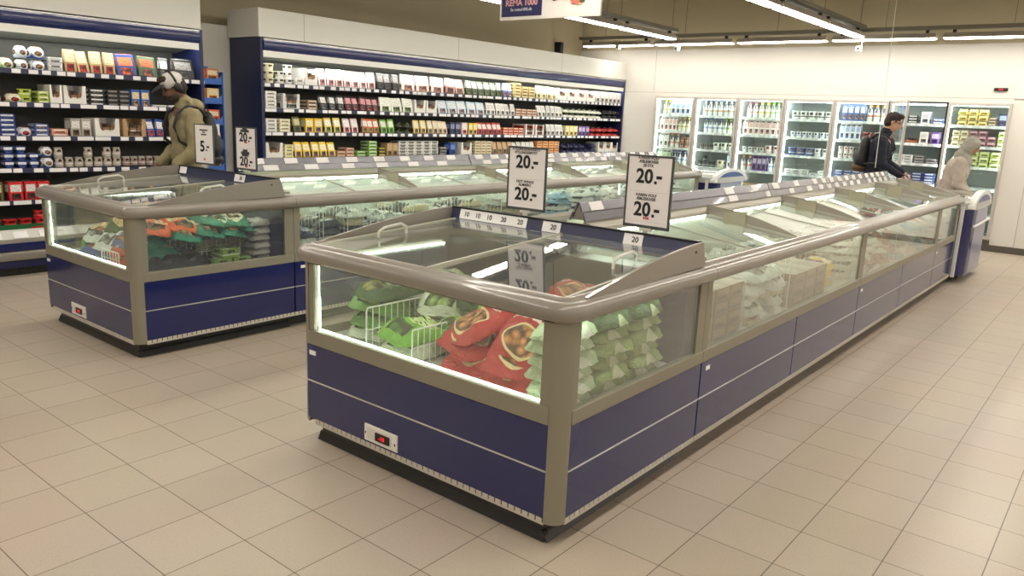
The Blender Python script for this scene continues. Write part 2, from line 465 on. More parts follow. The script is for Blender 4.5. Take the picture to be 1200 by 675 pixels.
ORD = ['nearest the back wall', 'second from the back wall', 'third from the back wall', 'fourth from the back wall', 'fifth from the back wall',
       'sixth from the back wall', 'seventh from the back wall', 'eighth from the back wall', 'ninth from the back wall']
for xr, nm, yend in ROWS:
    short = nm.split(' of lamps')[0]
    side = {-6.03: 'left', -3.38: 'middle', -0.72: 'right', 1.95: 'far right'}[xr]
    for k in range(9):
        y1 = yend - k*1.56
        luminaire('y', y1-1.48, y1, xr, 2.79, 'white linear lamp in the %s row, %s' % (side, ORD[k]))
    tray('y', yend-9*1.56, yend+.05, xr, 2.79, 'grey cable tray carrying the %s row of linear lamps' % side)
for k in range(8):
    x0 = -8.05 + 1.41*k + .0
    luminaire('x', x0+.04, x0+1.37, 11.78, 2.765, 'white linear lamp before the back wall, number %s from the left' % ['one','two','three','four','five','six','seven','eight'][k])
tray('x', -8.1, 3.3, 11.78, 2.765, 'grey cable tray running along the back wall above the lamps')

# small cameras, wall display, speaker, hanging wire
def wall_camera(x, y, z, label):
    t = thing('security_camera', label, 'camera', (x, y, z+.06))
    MB().box(x-.035, x+.035, y-.03, y+.05, z-.035, z+.035).part('camera_body', WHITE, t, bevel=.008)
    ln = MB().lathe([(.014, 0), (.014, .01)], 12).part('lens', BLACK, t, world=False); ln.rotation_euler = (R(90), 0, 0); ln.location = (0, -.03, -.06)
    MB().tube([(x, y+.045, z), (x, 11.84, z+.02), (x, 11.84, 2.884)], .006).part('mount', WHITE, t)
wall_camera(-7.3, 11.72, 2.745, 'small white camera hung left, near the left end of the back lamps')
wall_camera(-6.2, 11.72, 2.70, 'small white camera hanging below the left end of back lamps')
wall_camera(-3.40, 11.72, 2.655, 'small white camera below where the middle lamp row ends')
t = thing('wall_thermometer', 'small black wall display with red digits beside the fridge row', 'display', (-1.705, YB, 2.165))
MB().box(-1.785, -1.625, YB-.03, YB, 2.145, 2.185).part('housing', BLACK, t, bevel=.006)
MB().box(-1.73, -1.68, YB-.032, YB-.03, 2.158, 2.172).part('digits', LEDRED, t)
m = MB(); m.box(-8.5, -8.36, 11.55, 11.63, 2.55, 2.84)
m.thing('wall_speaker', BLACK, (-8.4, 11.6, 2.45), 'tall black box speaker on the left wall above the chiller', 'speaker', bevel=.01)
MB().tube([(-2.46, 9.6, ZC), (-2.43, 9.6, 1.14)], .0035).thing('hanging_wire', WIRE, (-2.43, 9.6, 1.14), 'thin white wire hanging from the ceiling before the fridges', 'wire')

# hanging store sign
sx0, sx1, sy, sz = -4.24, -3.285, 5.0, 2.285
t = thing('hanging_sign', 'white hanging sign with navy panel and food picture below the ceiling', 'sign', (sx0, sy, sz))
m = MB(); m.box(sx0, sx1, sy, sy+.02, sz, sz+.5); m.part('sign_board', mat('sign_board', (240, 236, 228), 0.5), t, bevel=.003)
MB().box(sx0+.02, sx0+.42, sy-.003, sy, sz+.025, sz+.48).part('navy_panel', mat('sign_navy', (38, 40, 92), 0.5), t)
PINK = mat('sign_pink', (236, 176, 178), 0.6)
text_part('REMA 1000', .066, PINK, t, (.22, -.005, .125), bold=.0015)
text_part('Se rema1000.dk', .033, mat('sign_white', (235, 232, 238), 0.6), t, (.22, -.005, .075))
fp = MB(); rr = random.Random(3)
for k in range(70):
    a = rr.uniform(0, 6.28); q = rr.uniform(.02, .15)
    x, z = sx0+.68+q*math.cos(a)*1.05, sz+.19+q*math.sin(a)*.8
    fp.mi = rr.choice([0, 0, 1, 2, 3, 4]); r = rr.uniform(.012, .03)
    n = 7; a0 = rr.uniform(0, 6)
    fp.prism([(x+r*rr.uniform(.6, 1.4)*math.cos(a0+2*math.pi*j/n), sy-.003-.0001*k, z+r*rr.uniform(.5, 1.1)*math.sin(a0+2*math.pi*j/n)) for j in range(n)], (0, .002, 0))
fp.part('food_picture', [mat('food_pink', (214, 120, 100), .6), mat('food_red', (190, 70, 60), .6), mat('food_green', (74, 84, 50), .6), mat('food_cream', (232, 206, 160), .6), mat('food_dark', (60, 50, 42), .6)], t)
m = MB()
for x in (sx0+.1, sx1-.1): m.tube([(x, sy+.01, sz+.5), (x, sy+.01, ZC)], .003)
m.part('hanging_wire', WIRE, t)

# ================================================================ FREEZER ISLANDS
RAILP = [(-.045,.905),(-.045,.938),(-.036,.946),(-.018,.944),(-.006,.934),(.010,.934),(.024,.927),(.034,.914),(.037,.896),(.031,.878),(.016,.866),(-.03,.864)]
RC = .058
def corner(cx, cy, a0, a1, n=7):
    """arc points with normals, centre cx, cy"""
    return [(cx+RC*math.cos(R(a0+(a1-a0)*i/n)), cy+RC*math.sin(R(a0+(a1-a0)*i/n)), math.cos(R(a0+(a1-a0)*i/n)), math.sin(R(a0+(a1-a0)*i/n))) for i in range(n+1)]
def post(x0, x1, y0, sx):
    """rounded corner post at the front corner; sx=+1 right corner, -1 left"""
    xc = x1-RC if sx > 0 else x0+RC; yc = y0+RC
    arc = [(xc+sx*RC*math.cos(R(a)), yc-RC*math.sin(R(a))) for a in range(0, 91, 11)] + [(xc, yc-RC)]
    ring = arc + [(xc-.0*sx, yc-RC), (xc, yc-.03), (xc+sx*(RC-.028), yc)]
    out = []
    for p in ring:
        if not out or (abs(out[-1][0]-p[0]) + abs(out[-1][1]-p[1])) > 1e-5: out.append(p)
    return MB().prism([(x, y, .098) for x, y in out], (0, 0, .77))
def price_rail_tags(m, pts, mi=1):
    pass
def side_stack(t, y0, y1, xs, s, split=True):
    """blue lower panels along a side; xs plane, s outward sign"""
    a, b = (xs-.02, xs) if s > 0 else (xs, xs+.02)
    for z0, z1 in ((.305, .478), (.118, .299)):
        MB().box(a, b, y0, y1, z0, z1).part('blue_panel', BLUE, t, bevel=.0015)
    MB().box(a, b+.001*(s > 0), y0, y1, .299, .305).part('trim_strip', TRIMW, t)
def scallop(t, kind, a0, a1, c, s):
    """pale strip with dark slots under the panels"""
    m = MB()
    n = int((a1-a0)/.032)
    for i in range(n):
        p, q = a0+(a1-a0)*i/n, a0+(a1-a0)*(i+.80)/n
        if kind == 'x': m.box(p, q, c, c+.012, .098, .118, 0)
        else: m.box(min(c, c-s*.012), max(c, c-s*.012), p, q, .098, .118, 0)
    if kind == 'x': m.box(a0, a1, c+.003, c+.016, .094, .118, 1); m.box(a0, a1, c, c+.012, .092, .100, 0)
    else:
        m.box(min(c-s*.003, c-s*.016), max(c-s*.003, c-s*.016), a0, a1, .094, .118, 1); m.box(min(c, c-s*.012), max(c, c-s*.012), a0, a1, .092, .100, 0)
    m.part('slotted_strip', [mat('pale_strip', (206, 200, 188), .5), BLACK], t)
def wire_panel(m, a, b, z0, z1, pitch=.035, r=.0022):
    """upright wire divider between ground points a and b"""
    a, b = Vector(a), Vector(b); n = max(2, int((b-a).length/pitch))
    m.tube([(a.x, a.y, z0), (a.x, a.y, z1-.015), (a.x*.985+b.x*.015, a.y*.985+b.y*.015, z1), (b.x*.985+a.x*.015, b.y*.985+a.y*.015, z1), (b.x, b.y, z1-.015), (b.x, b.y, z0)], r*1.7, 6)
    for i in range(1, n):
        p = a.lerp(b, i/n); m.tube([(p.x, p.y, z0), (p.x, p.y, z1)], r, 5)
    for z in (z0+.004, (z0+z1)/2): m.tube([(a.x, a.y, z), (b.x, b.y, z)], r, 5)
def lid_handle(t, x, y, z, axis='y'):
    d = .09
    if axis == 'y': pts = [(x, y-d, z), (x, y-d*.95, z+.03), (x, y-d*.6, z+.045), (x, y+d*.6, z+.055), (x, y+d*.95, z+.04), (x, y+d, z+.008)]
    else: pts = [(x-d, y, z), (x-d*.95, y, z+.03), (x-d*.6, y, z+.045), (x+d*.6, y, z+.05), (x+d*.95, y, z+.035), (x+d, y, z+.006)]
    MB().tube(pts, .008, 8).part('lid_handle', CLEAR, t, smooth=60)
def cheek(y0, y1, x, sx, z0=.936, z1=1.05, th=.014):
    """curved side plate rising towards the back"""
    top = [(y0 + (y1-y0)*u, z0 + (z1-z0)*(1-(1-u)**1.6)) for u in [i/14 for i in range(15)]]
    poly = [(x, y, z) for y, z in top] + [(x, y1+.035, z0+.0), (x, y0, z0-.012)]
    return poly, th

def head_freezer(x0, x1, Y0, Y1, zr, label, display_x, tags, rear_dark=True):
    xm = (x0+x1)/2; yr = Y1-.11
    t = thing('end_freezer', label, 'freezer', (xm, (Y0+Y1)/2, 0))
    # plinth with flared skirt
    m = MB(); m.box(x0+.09, x1-.09, Y0+.05, Y1, 0, .094)
    m.prism([(x0+.075, Y0+.032, .002), (x0+.075, Y0+.05, .04), (x0+.075, Y0+.06, .04), (x0+.075, Y0+.06, .002)], (x1-x0-.15, 0, 0))
    m.prism([(x1-.06, Y0+.04, .002), (x1-.088, Y0+.04, .04), (x1-.095, Y0+.04, .04), (x1-.095, Y0+.04, .002)], (0, Y1-Y0-.04, 0))
    m.part('plinth', PLINTH, t)
    # body shell and liner
    m = MB(); m.box(x0+.02, x1-.02, Y0+.02, Y1, .10, .47); m.part('tub', mat('tub_shell', (70, 72, 78), .6), t)
    m = MB(); m.box(x0+.03, x1-.03, Y0+.03, Y1-.02, .475, .492); m.part('liner', LINER, t)
    MB().box(x0+.03, x1-.03, Y1-.16, Y1-.02, .493, .90).part('rear_partition', NAVYD, t)
    # front panels
    for z0, z1 in ((.305, .478), (.118, .299)):
        MB().box(x0+.045, x1-RC, Y0, Y0+.02, z0, z1).part('blue_panel', BLUE, t, bevel=.0015)
    MB().box(x0+.045, x1-RC, Y0-.001, Y0+.02, .299, .305).part('trim_strip', TRIMW, t)
    scallop(t, 'x', x0+.1, x1-RC, Y0, 1); scallop(t, 'y', Y0+RC, Y1, x1, 1)
    side_stack(t, Y0+RC, Y1-.004, x1, 1); side_stack(t, Y0+RC, Y1-.004, x0, -1)
    for s in (1, -1):
        post(x0, x1, Y0, s).part('corner_post', ALU, t, smooth=40)
    # aluminium bands below and above the windows
    m = MB(); m.box(x0+RC, x1-RC, Y0-.004, Y0+.03, .48, .548); m.box(x1-.03, x1+.004, Y0+RC, Y1, .48, .535); m.box(x0-.004, x0+.03, Y0+RC, Y1, .48, .535)
    m.part('window_sill', ALU, t, bevel=.003)
    m = MB(); m.box(x0+RC, x1-RC, Y0+.004, Y0+.03, .855, .885); m.box(x1-.03, x1-.004, Y0+RC, Y1, .855, .885); m.box(x0+.004, x0+.03, Y0+RC, Y1, .855, .885)
    m.part('top_frame', ALU, t)
    for q in ((x1-RC-.045, x1-RC, Y0+.004, Y0+.022, .545, .86), (x0+RC, x0+RC+.035, Y0+.004, Y0+.022, .545, .86),
              (x1-.022, x1-.004, Y0+RC, Y0+RC+.035, .535, .86), (x1-.022, x1-.004, Y1-.07, Y1, .535, .86),
              (x0+.004, x0+.022, Y0+RC, Y0+RC+.035, .535, .86), (x0+.004, x0+.022, Y1-.07, Y1, .535, .86)):
        MB().box(*q).part('window_frame', ALU, t)
    MB().box(x0+RC+.03, x1-RC-.04, Y0+.010, Y0+.016, .545, .86).part('window_pane', GL_WIN, t)
    MB().box(x1-.016, x1-.010, Y0+RC+.03, Y1-.07, .533, .86).part('window_pane', GL_WIN, t)
    MB().box(x0+.010, x0+.016, Y0+RC+.03, Y1-.07, .533, .86).part('window_pane', GL_WIN, t)
    # light strips inside the front window
    MB().box(x0+.1, x1-.11, Y0+.026, Y0+.032, .549, .554).part('light_strip', FRZLAMP, t)
    m = MB(); m.box(x0+.096, x0+.104, Y0+.026, Y0+.034, .56, .70); m.box(x0+.098, x0+.101, Y0+.026, Y0+.032, .70, .86); m.part('light_strip', FRZLAMP, t)
    MB().box(x0+.1, x1-.11, Y0+.034, Y0+.046, .853, .862).part('light_tube', FRZLAMP, t)  # added fill light, hidden behind the top frame, brightens the bags
    for xx in (x1-.046, x0+.034): MB().box(xx, xx+.012, Y0+.1, Y1-.2, .853, .862).part('light_tube', FRZLAMP, t)  # two more added fill lights, hidden above the side windows
    # handrail round three sides
    path = [(x0, Y1+.0, -1, 0)] + corner(x0+RC, Y0+RC, 180, 270) + corner(x1-RC, Y0+RC, 270, 360) + [(x1, Y1, 1, 0)]
    MB().sweep(path, RAILP).part('bumper_rail', RAIL, t, smooth=35)
    # curved cheeks, lids, rear price rail
    for x, s in ((x1-.012, 1), (x0-.002, -1)):
        poly, th = cheek(Y0+.11, yr+.01, x, s, .94, zr)
        MB().prism(poly, (th, 0, 0)).part('side_cheek', RAIL, t)
        rv = MB().lathe([(.006, 0), (.006, .002)], 10).part('rivet', BLACK, t, world=False)
        rv.rotation_euler = (0, R(90), 0); rv.location = (x+.014-xm if s > 0 else x-xm-.002, yr-.06-(Y0+Y1)/2, zr-.035)
    ya, yb, za, zb = Y0+.055, yr-.02, .928, .985
    lm = xm+.02
    for xa, xb, dz in ((x0+.045, lm+.01, .0), (lm-.01, x1-.045, .007)):
        m = MB(); m.prism([(xa, ya, za+dz), (xa, yb, zb+dz), (xa, yb, zb+dz+.005), (xa, ya, za+dz+.005)], (xb-xa, 0, 0)); lid = m.part('glass_lid', GL_LID, t)
        for xx in (xa, xb-.012):
            MB().prism([(xx, ya, za+dz-.002), (xx, yb, zb+dz-.002), (xx, yb, zb+dz+.008), (xx, ya, za+dz+.008)], (.012, 0, 0)).part('lid_edge', mat('lid_edge', (176, 174, 160), .35), t)
    lid_handle(t, x0+.16, Y0+.42, .955); lid_handle(t, x1-.16, Y0+.62, .965)
    MB().box(x0+.02, x1-.02, yr-.01, yr+.10, .955, .972).part('rear_ledge', ALU, t, bevel=.003)
    m = MB(); m.prism([(x0+.012, yr-.012, zr-.058), (x0+.012, yr+.002, zr-.004), (x0+.012, yr+.012, zr-.004), (x0+.012, yr+.012, .97), (x0+.012, yr-.012, .97)], (x1-x0-.024, 0, 0))
    pr = m.part('price_rail', NAVYP, t)
    m = MB(); m.box(x0+.012, x1-.012, yr-.004, yr+.016, zr-.004, zr+.004); m.part('rail_cap', BLACK, pr)
    tilt = math.atan2(.014, .054)
    for xa, xb, txts in tags:
        lb = MB().prism([(xa, yr-.0135, zr-.056), (xa, yr-.0005, zr-.006), (xa, yr+.0005, zr-.006), (xa, yr-.0125, zr-.056)], (xb-xa, 0, 0)).part('price_label', TAG, pr)
        n = len(txts)
        for i, tx in enumerate(txts):
            cx = xa+(xb-xa)*(i+.62)/n
            text_part(tx, .036, INK, lb, (cx-xm, yr-.0085-(Y0+Y1)/2, zr-.031), rot=(R(90)-tilt, 0, 0), extrude=.0004, bold=.0006)
    # temperature display plate
    if display_x:
        dx = display_x
        pl = MB().box(dx-.105, dx+.105, Y0-.006, Y0+.002, .128, .205).part('display_plate', WHITE, t, bevel=.003)
        MB().box(dx-.085, dx+.07, Y0-.0075, Y0-.006, .143, .192).part('display_recess', mat('plate_recess', (226, 222, 212), .5), pl)
        MB().box(dx-.03, dx+.06, Y0-.011, Y0-.007, .146, .184).part('screen', BLACK, pl, bevel=.004)
        text_part('-18', .028, LEDRED, pl, (dx+.013-xm, Y0-.0125-(Y0+Y1)/2, .164))
        m = MB(); m.box(dx-.099, dx-.093, Y0-.0075, Y0-.006, .16, .17); m.box(dx+.088, dx+.094, Y0-.0075, Y0-.006, .155, .165); m.part('screw', BLACK, pl)
    MB().box(x0+.065, x0+.11, Y0-.003, Y0, .43, .45).part('rating_label', TAG, t)
    return t

def wedge_ridge(t, xm, y0, y1, zs, tagpat):
    """A-frame carrying two rows of price rails on each side"""
    z0 = zs-.09
    m = MB(); m.prism([(xm-.035, y0, z0+.005), (xm, y0, zs), (xm+.035, y0, z0+.005)], (0, y1-y0, 0)); m.part('ridge_core', ALU_D, t)
    for s in (1, -1):
        for (d0, za, d1, zb) in ((.052, z0, .034, z0+.043), (.030, z0+.047, .008, zs+.002)):
            m = MB(); m.prism([(xm+s*d0, y0-.01, za), (xm+s*d1, y0-.01, zb), (xm+s*(d1-.006), y0-.01, zb), (xm+s*(d0-.012), y0-.01, za)], (0, y1-y0+.01, 0))
            m.mi = 1
            for ta, tb in tagpat(s, za > z0):
                e = .0012
                m.prism([(xm+s*(d0+e), ta, za+.003), (xm+s*(d1+e), ta, zb-.001), (xm+s*(d1), ta, zb-.001), (xm+s*d0, ta, za+.003)], (0, tb-ta, 0))
            m.part('price_rail', [mat('rail_film', (128, 127, 134), .25, .3, coat=.4), TAG], t)

def freezer_module(x0, x1, y0, y1, label, bays, tagpat, close=False, zs=1.135, name='island_freezer', skip_left=False):
    y0 += .003
    xm = (x0+x1)/2
    t = thing(name, label, 'freezer', (xm, (y0+y1)/2, 0))
    MB().box(x0+.09, x1-.09, y0, y1, 0, .094).part('plinth', PLINTH, t)
    MB().box(x0+.02, x1-.02, y0, y1, .10, .47).part('tub', mat('tub_shell', (70, 72, 78)), t)
    m = MB(); m.box(x0+.03, x1-.03, y0, y1, .475, .492); m.box(xm-.02, xm+.02, y0, y1, .49, .955)
    if close: m.box(x0+.03, x1-.03, y1-.03, y1, .49, .87)
    m.part('liner', LINER, t)
    MB().box(xm-.1, xm-.06, y0+.06, y1-.06, .985, 1.003).part('light_tube', FRZLAMP, t)
    MB().box(xm+.06, xm+.1, y0+.06, y1-.06, .985, 1.003).part('light_tube', FRZLAMP, t)
    ys = [y0+(y1-y0)*i/bays for i in range(bays+1)]
    for s, x in ((1, x1), (-1, x0)):
        for a, b in zip(ys, ys[1:]): side_stack(t, a+.004, b-.004, x, s)
        scallop(t, 'y', y0, y1, x, s)
        m = MB(); m.box(min(x-s*.03, x+s*.004), max(x-s*.03, x+s*.004), y0, y1, .48, .535); m.part('window_sill', ALU, t, bevel=.003)
        MB().box(min(x-s*.03, x-s*.004), max(x-s*.03, x-s*.004), y0, y1, .855, .885).part('top_frame', ALU, t)
        for q in ((y0, y0+.05), (y1-.05, y1)):
            MB().box(min(x-s*.022, x-s*.004), max(x-s*.022, x-s*.004), q[0], q[1], .535, .86).part('window_frame', ALU, t)
        MB().box(min(x-s*.016, x-s*.010), max(x-s*.016, x-s*.010), y0+.05, y1-.05, .533, .86).part('window_pane', GL_SIDE, t)
        MB().sweep([(x, y0, s, 0), (x, y1, s, 0)], RAILP).part('bumper_rail', RAIL, t, smooth=35)
        # ledge beside the ridge
        m = MB(); m.prism([(xm+s*.05, y0, 1.046), (xm+s*.14, y0, 1.028), (xm+s*.155, y0, 1.012), (xm+s*.14, y0, 1.008), (xm+s*.05, y0, 1.01)], (0, y1-y0-.004, 0)); m.part('ledge', ALU, t)
        MB().box(min(x-s*.035, x-s*.02), max(x-s*.035, x-s*.02), y0+.05, y1-.05, .86, .872).part('light_strip', FRZLAMP, t) if s > 0 else None
        # lids
        xa, xb = x-s*.045, xm+s*.15
        for a, b in zip(ys, ys[1:]):
            h = (a+b)/2
            for k, (p, q) in enumerate(((a+.012, h+.01), (h-.01, b-.012))):
                dz = .006*k
                MB().prism([(xa, p, .926+dz), (xb, p, .998+dz), (xb, p, 1.003+dz), (xa, p, .931+dz)], (0, q-p, 0)).part('glass_lid', GL_LID, t)
                if s > 0: MB().prism([(xa, q-.012, .924+dz), (xb, q-.012, .996+dz), (xb, q-.012, 1.006+dz), (xa, q-.012, .934+dz)], (0, .012, 0)).part('lid_edge', mat('lid_edge', (196, 194, 180)), t)
        # curved dividers at bay ends
        for y in ys[1:]:
            n = 12; xo = x-s*.04; xi = xm+s*.13
            top = [(xo+(xi-xo)*u, .940+.125*(1-(1-u)**1.7)) for u in [i/n for i in range(n+1)]]
            poly = [(px, y-.022, pz) for px, pz in top] + [(xi, y-.022, .99), (xo, y-.022, .915)]
            MB().prism(poly, (0, .016, 0)).part('divider_plate', ALU_D, t)
            if s > 0: MB().box(xm+s*.32-.07, xm+s*.32+.07, y-.028, y-.024, .965, 1.045).part('handle_plate', mat('olive_plate', (158, 152, 130), .4), t, bevel=.006)
    if close:
        m = MB(); m.box(x0+.02, x1-.02, y1, y1+.03, .1, .478); m.part('blue_panel', BLUE, t)
        m = MB(); m.box(x0+.01, x1-.01, y1, y1+.03, .48, .53); m.box(x0+.01, x1-.01, y1, y1+.03, .85, .88); m.box(x0+.0, x0+.05, y1, y1+.03, .1, .88); m.box(x1-.05, x1, y1, y1+.03, .1, .88); m.part('end_frame', ALU, t)
        MB().box(x0+.05, x1-.05, y1+.012, y1+.018, .53, .85).part('window_pane', GL_WIN, t)
        MB().sweep([(x0-.03, y1+.03, 0, 1), (x1+.03, y1+.03, 0, 1)], [(d, z) for d, z in RAILP]).part('bumper_rail', RAIL, t, smooth=35)
    wedge_ridge(t, xm, y0+(.03 if y0 < 3.5 else .01), y1-.01, zs, tagpat)
    MB().box(x1, x1+.002, y0+.05, y0+.09, .43, .45).part('rating_label', TAG, t)
    return t

AX0, AX1, AY = -2.935, -1.44, 2.117
BX0, BX1, BY = -5.85, -4.53, 2.10
Y1 = 3.22
head_freezer(AX0, AX1, AY, Y1, 1.048, 'short end freezer closest to the camera, with red and green bags', -2.375,
             [(-2.86, -2.62, ['10', '10', '10']), (-2.62, -2.40, ['20', '20']), (-2.30, -2.19, ['20']), (-1.83, -1.73, ['20'])])
head_freezer(BX0, BX1, BY, Y1, 1.06, 'left end freezer with teal, orange and green bags behind glass', -5.33,
             [(-5.82, -5.72, ['']), (-5.06, -4.93, ['20'])])
def tp(specs):
    def f(s, upper):
        return [q for q in specs[0 if upper else 1]]
    return f
def dense(y0, y1, w, p, off=0.0):
    out = []; y = y0+off
    while y+w < y1: out.append((y, y+w)); y += p
    return out
freezer_module(AX0, AX1, Y1, 5.72, 'first long island freezer right behind the near end freezer', 2,
               tp(([(3.32, 3.44), (3.9, 4.0), (4.95, 5.09), (5.4, 5.5)], [(4.97, 5.11), (5.62, 5.7)])))
freezer_module(AX0, AX1, 5.72, 8.22, 'second long island freezer in the middle of the near island', 2,
               tp(([(5.8, 5.92), (6.25, 6.35)] + dense(6.7, 8.2, .1, .22), [(6.1, 6.2), (6.5, 6.62)] + dense(6.75, 8.2, .1, .22, .05))))
freezer_module(AX0, AX1, 8.22, 9.12, 'last freezer at the far end of the near island', 1,
               tp((dense(8.24, 9.1, .1, .2), dense(8.24, 9.1, .1, .2, .04))), close=True)
freezer_module(BX0, BX1, Y1, 5.72, 'first long freezer of the left island, full of wire baskets', 2,
               tp((dense(3.3, 5.7, .12, .30), dense(3.3, 5.7, .13, .37, .1))), zs=1.15)
freezer_module(BX0, BX1, 5.72, 8.22, 'middle long freezer of the left island, full of pale bags', 2,
               tp((dense(5.8, 8.2, .12, .24), dense(5.8, 8.2, .12, .27, .1))), zs=1.15)
freezer_module(BX0, BX1, 8.22, 9.45, 'far end freezer of the left island near the fridges', 1,
               tp((dense(8.3, 9.4, .12, .24), dense(8.3, 9.4, .12, .3, .1))), close=True, zs=1.15)

# ---------------------------------------------------------------- price signs on clips
def price_sign(x, y, z, w, h, lines, label, rz=0.0):
    t = thing('price_sign', label, 'sign', (x, y, z), rz)
    b = .009
    m = MB()
    m.box(-w/2, w/2, -.006, .006, 0, b*1.6); m.box(-w/2, w/2, -.006, .006, h-b, h); m.box(-w/2, -w/2+b, -.006, .006, 0, h); m.box(w/2-b, w/2, -.006, .006, 0, h)
    m.part('frame', FRAMED, t, world=False, bevel=.0025)
    MB().box(-w/2+b*.5, w/2-b*.5, -.003, .003, b*.5, h-b*.5).part('sheet', PAPER, t, world=False)
    m = MB(); m.box(-.03, .03, -.008, .008, -.012, .002); m.box(-.012, .012, -.006, .006, -.03, -.01); m.part('clip', CLEAR, t, world=False, bevel=.002)
    for txt, size, zz, xx, mt_, bold in lines:
        if txt == '#':                   # the bold dash and square dot that end a Danish price
            m = MB(); m.box(xx-.002, xx+.026, -.0048, -.0036, zz*h-.006, zz*h+.008); m.box(xx-.012, xx+.001, -.0048, -.0036, zz*h-.029, zz*h-.016)
            m.part('price_dash', mt_, t, world=False); continue
        if txt.startswith('~'):          # print too small to read: a broken row of strokes
            wd = float(txt[1:]); m = MB(); q = xx-wd/2; rr = random.Random(int(zz*1000))
            while q < xx+wd/2:
                e = rr.uniform(.005, .009); m.box(q, min(q+e, xx+wd/2), -.0042, -.0032, zz*h-size/2, zz*h+size/2); q += e+.0022
            m.part('small_print', mt_, t, world=False); continue
        text_part(txt, size, mt_, t, (xx, -.0042, zz*h), bold=bold)
    m = MB(); m.box(-w/2+.02, w/2-.02, -.0036, -.003, h*.5, h*.5+.001)
    m.box(-w/2+.02, w/2-.02, -.0036, -.003, h*.09, h*.09+.0008)
    m.part('ruled_line', mat('ruled', (190, 180, 180), .6), t, world=False)
    return t
def two(l1, l2, size=.082, red=(False, False)):
    o = []
    for k, (ls, z0) in enumerate(((l1, .96), (l2, .455))):
        for i, tx in enumerate(ls): o.append((tx, .0185, z0-.052*i, -.008, INK, .0002))
        zz = z0-.052*len(ls)-.10
        o.append(('20', size*1.08, zz, -.024, INK, .0024)); o.append(('#', size, zz, .040, INK, 0))
        if red[k]: o.append(('~.03', .012, zz-.11, 0, REDINK, 0))
    return o
price_sign(-2.43, 3.125, 1.078, .235, .32, two(['KYLLINGENUGGETS', 'KYLLINGEBRYST'], ['HOT WINGS', 'ALM/BBQ']), 'price sign reading 20 for hot wings, left on the near freezer', R(4))
price_sign(-1.735, 3.13, 1.072, .24, .33, two(['KAREN VOLF', 'ÆBLESKIVER', '20 STK'], ['KAREN VOLF', 'ÆBLESKIVER'], red=(False, True)), 'price sign reading 20 for doughnut balls, right on the near freezer', R(-2))
five = [('~.09', .010, .85, 0, INK, 0), ('~.03', .009, .80, 0, INK, 0), ('~.06', .010, .74, 0, INK, 0),
        ('5', .11, .44, -.02, INK, .003), ('#', .10, .44, .03, INK, 0), ('~.02', .013, .14, 0, REDINK, 0)]
price_sign(-5.475, 3.12, 1.088, .215, .30, five, 'price sign reading 5, left one on the left end freezer', R(8))
price_sign(-4.935, 3.125, 1.088, .22, .30, two(['~.05', '~.09'], ['~.05', '~.09', '~.07'], .08, (True, True)), 'price sign with two 20 prices on the left end freezer', R(6))

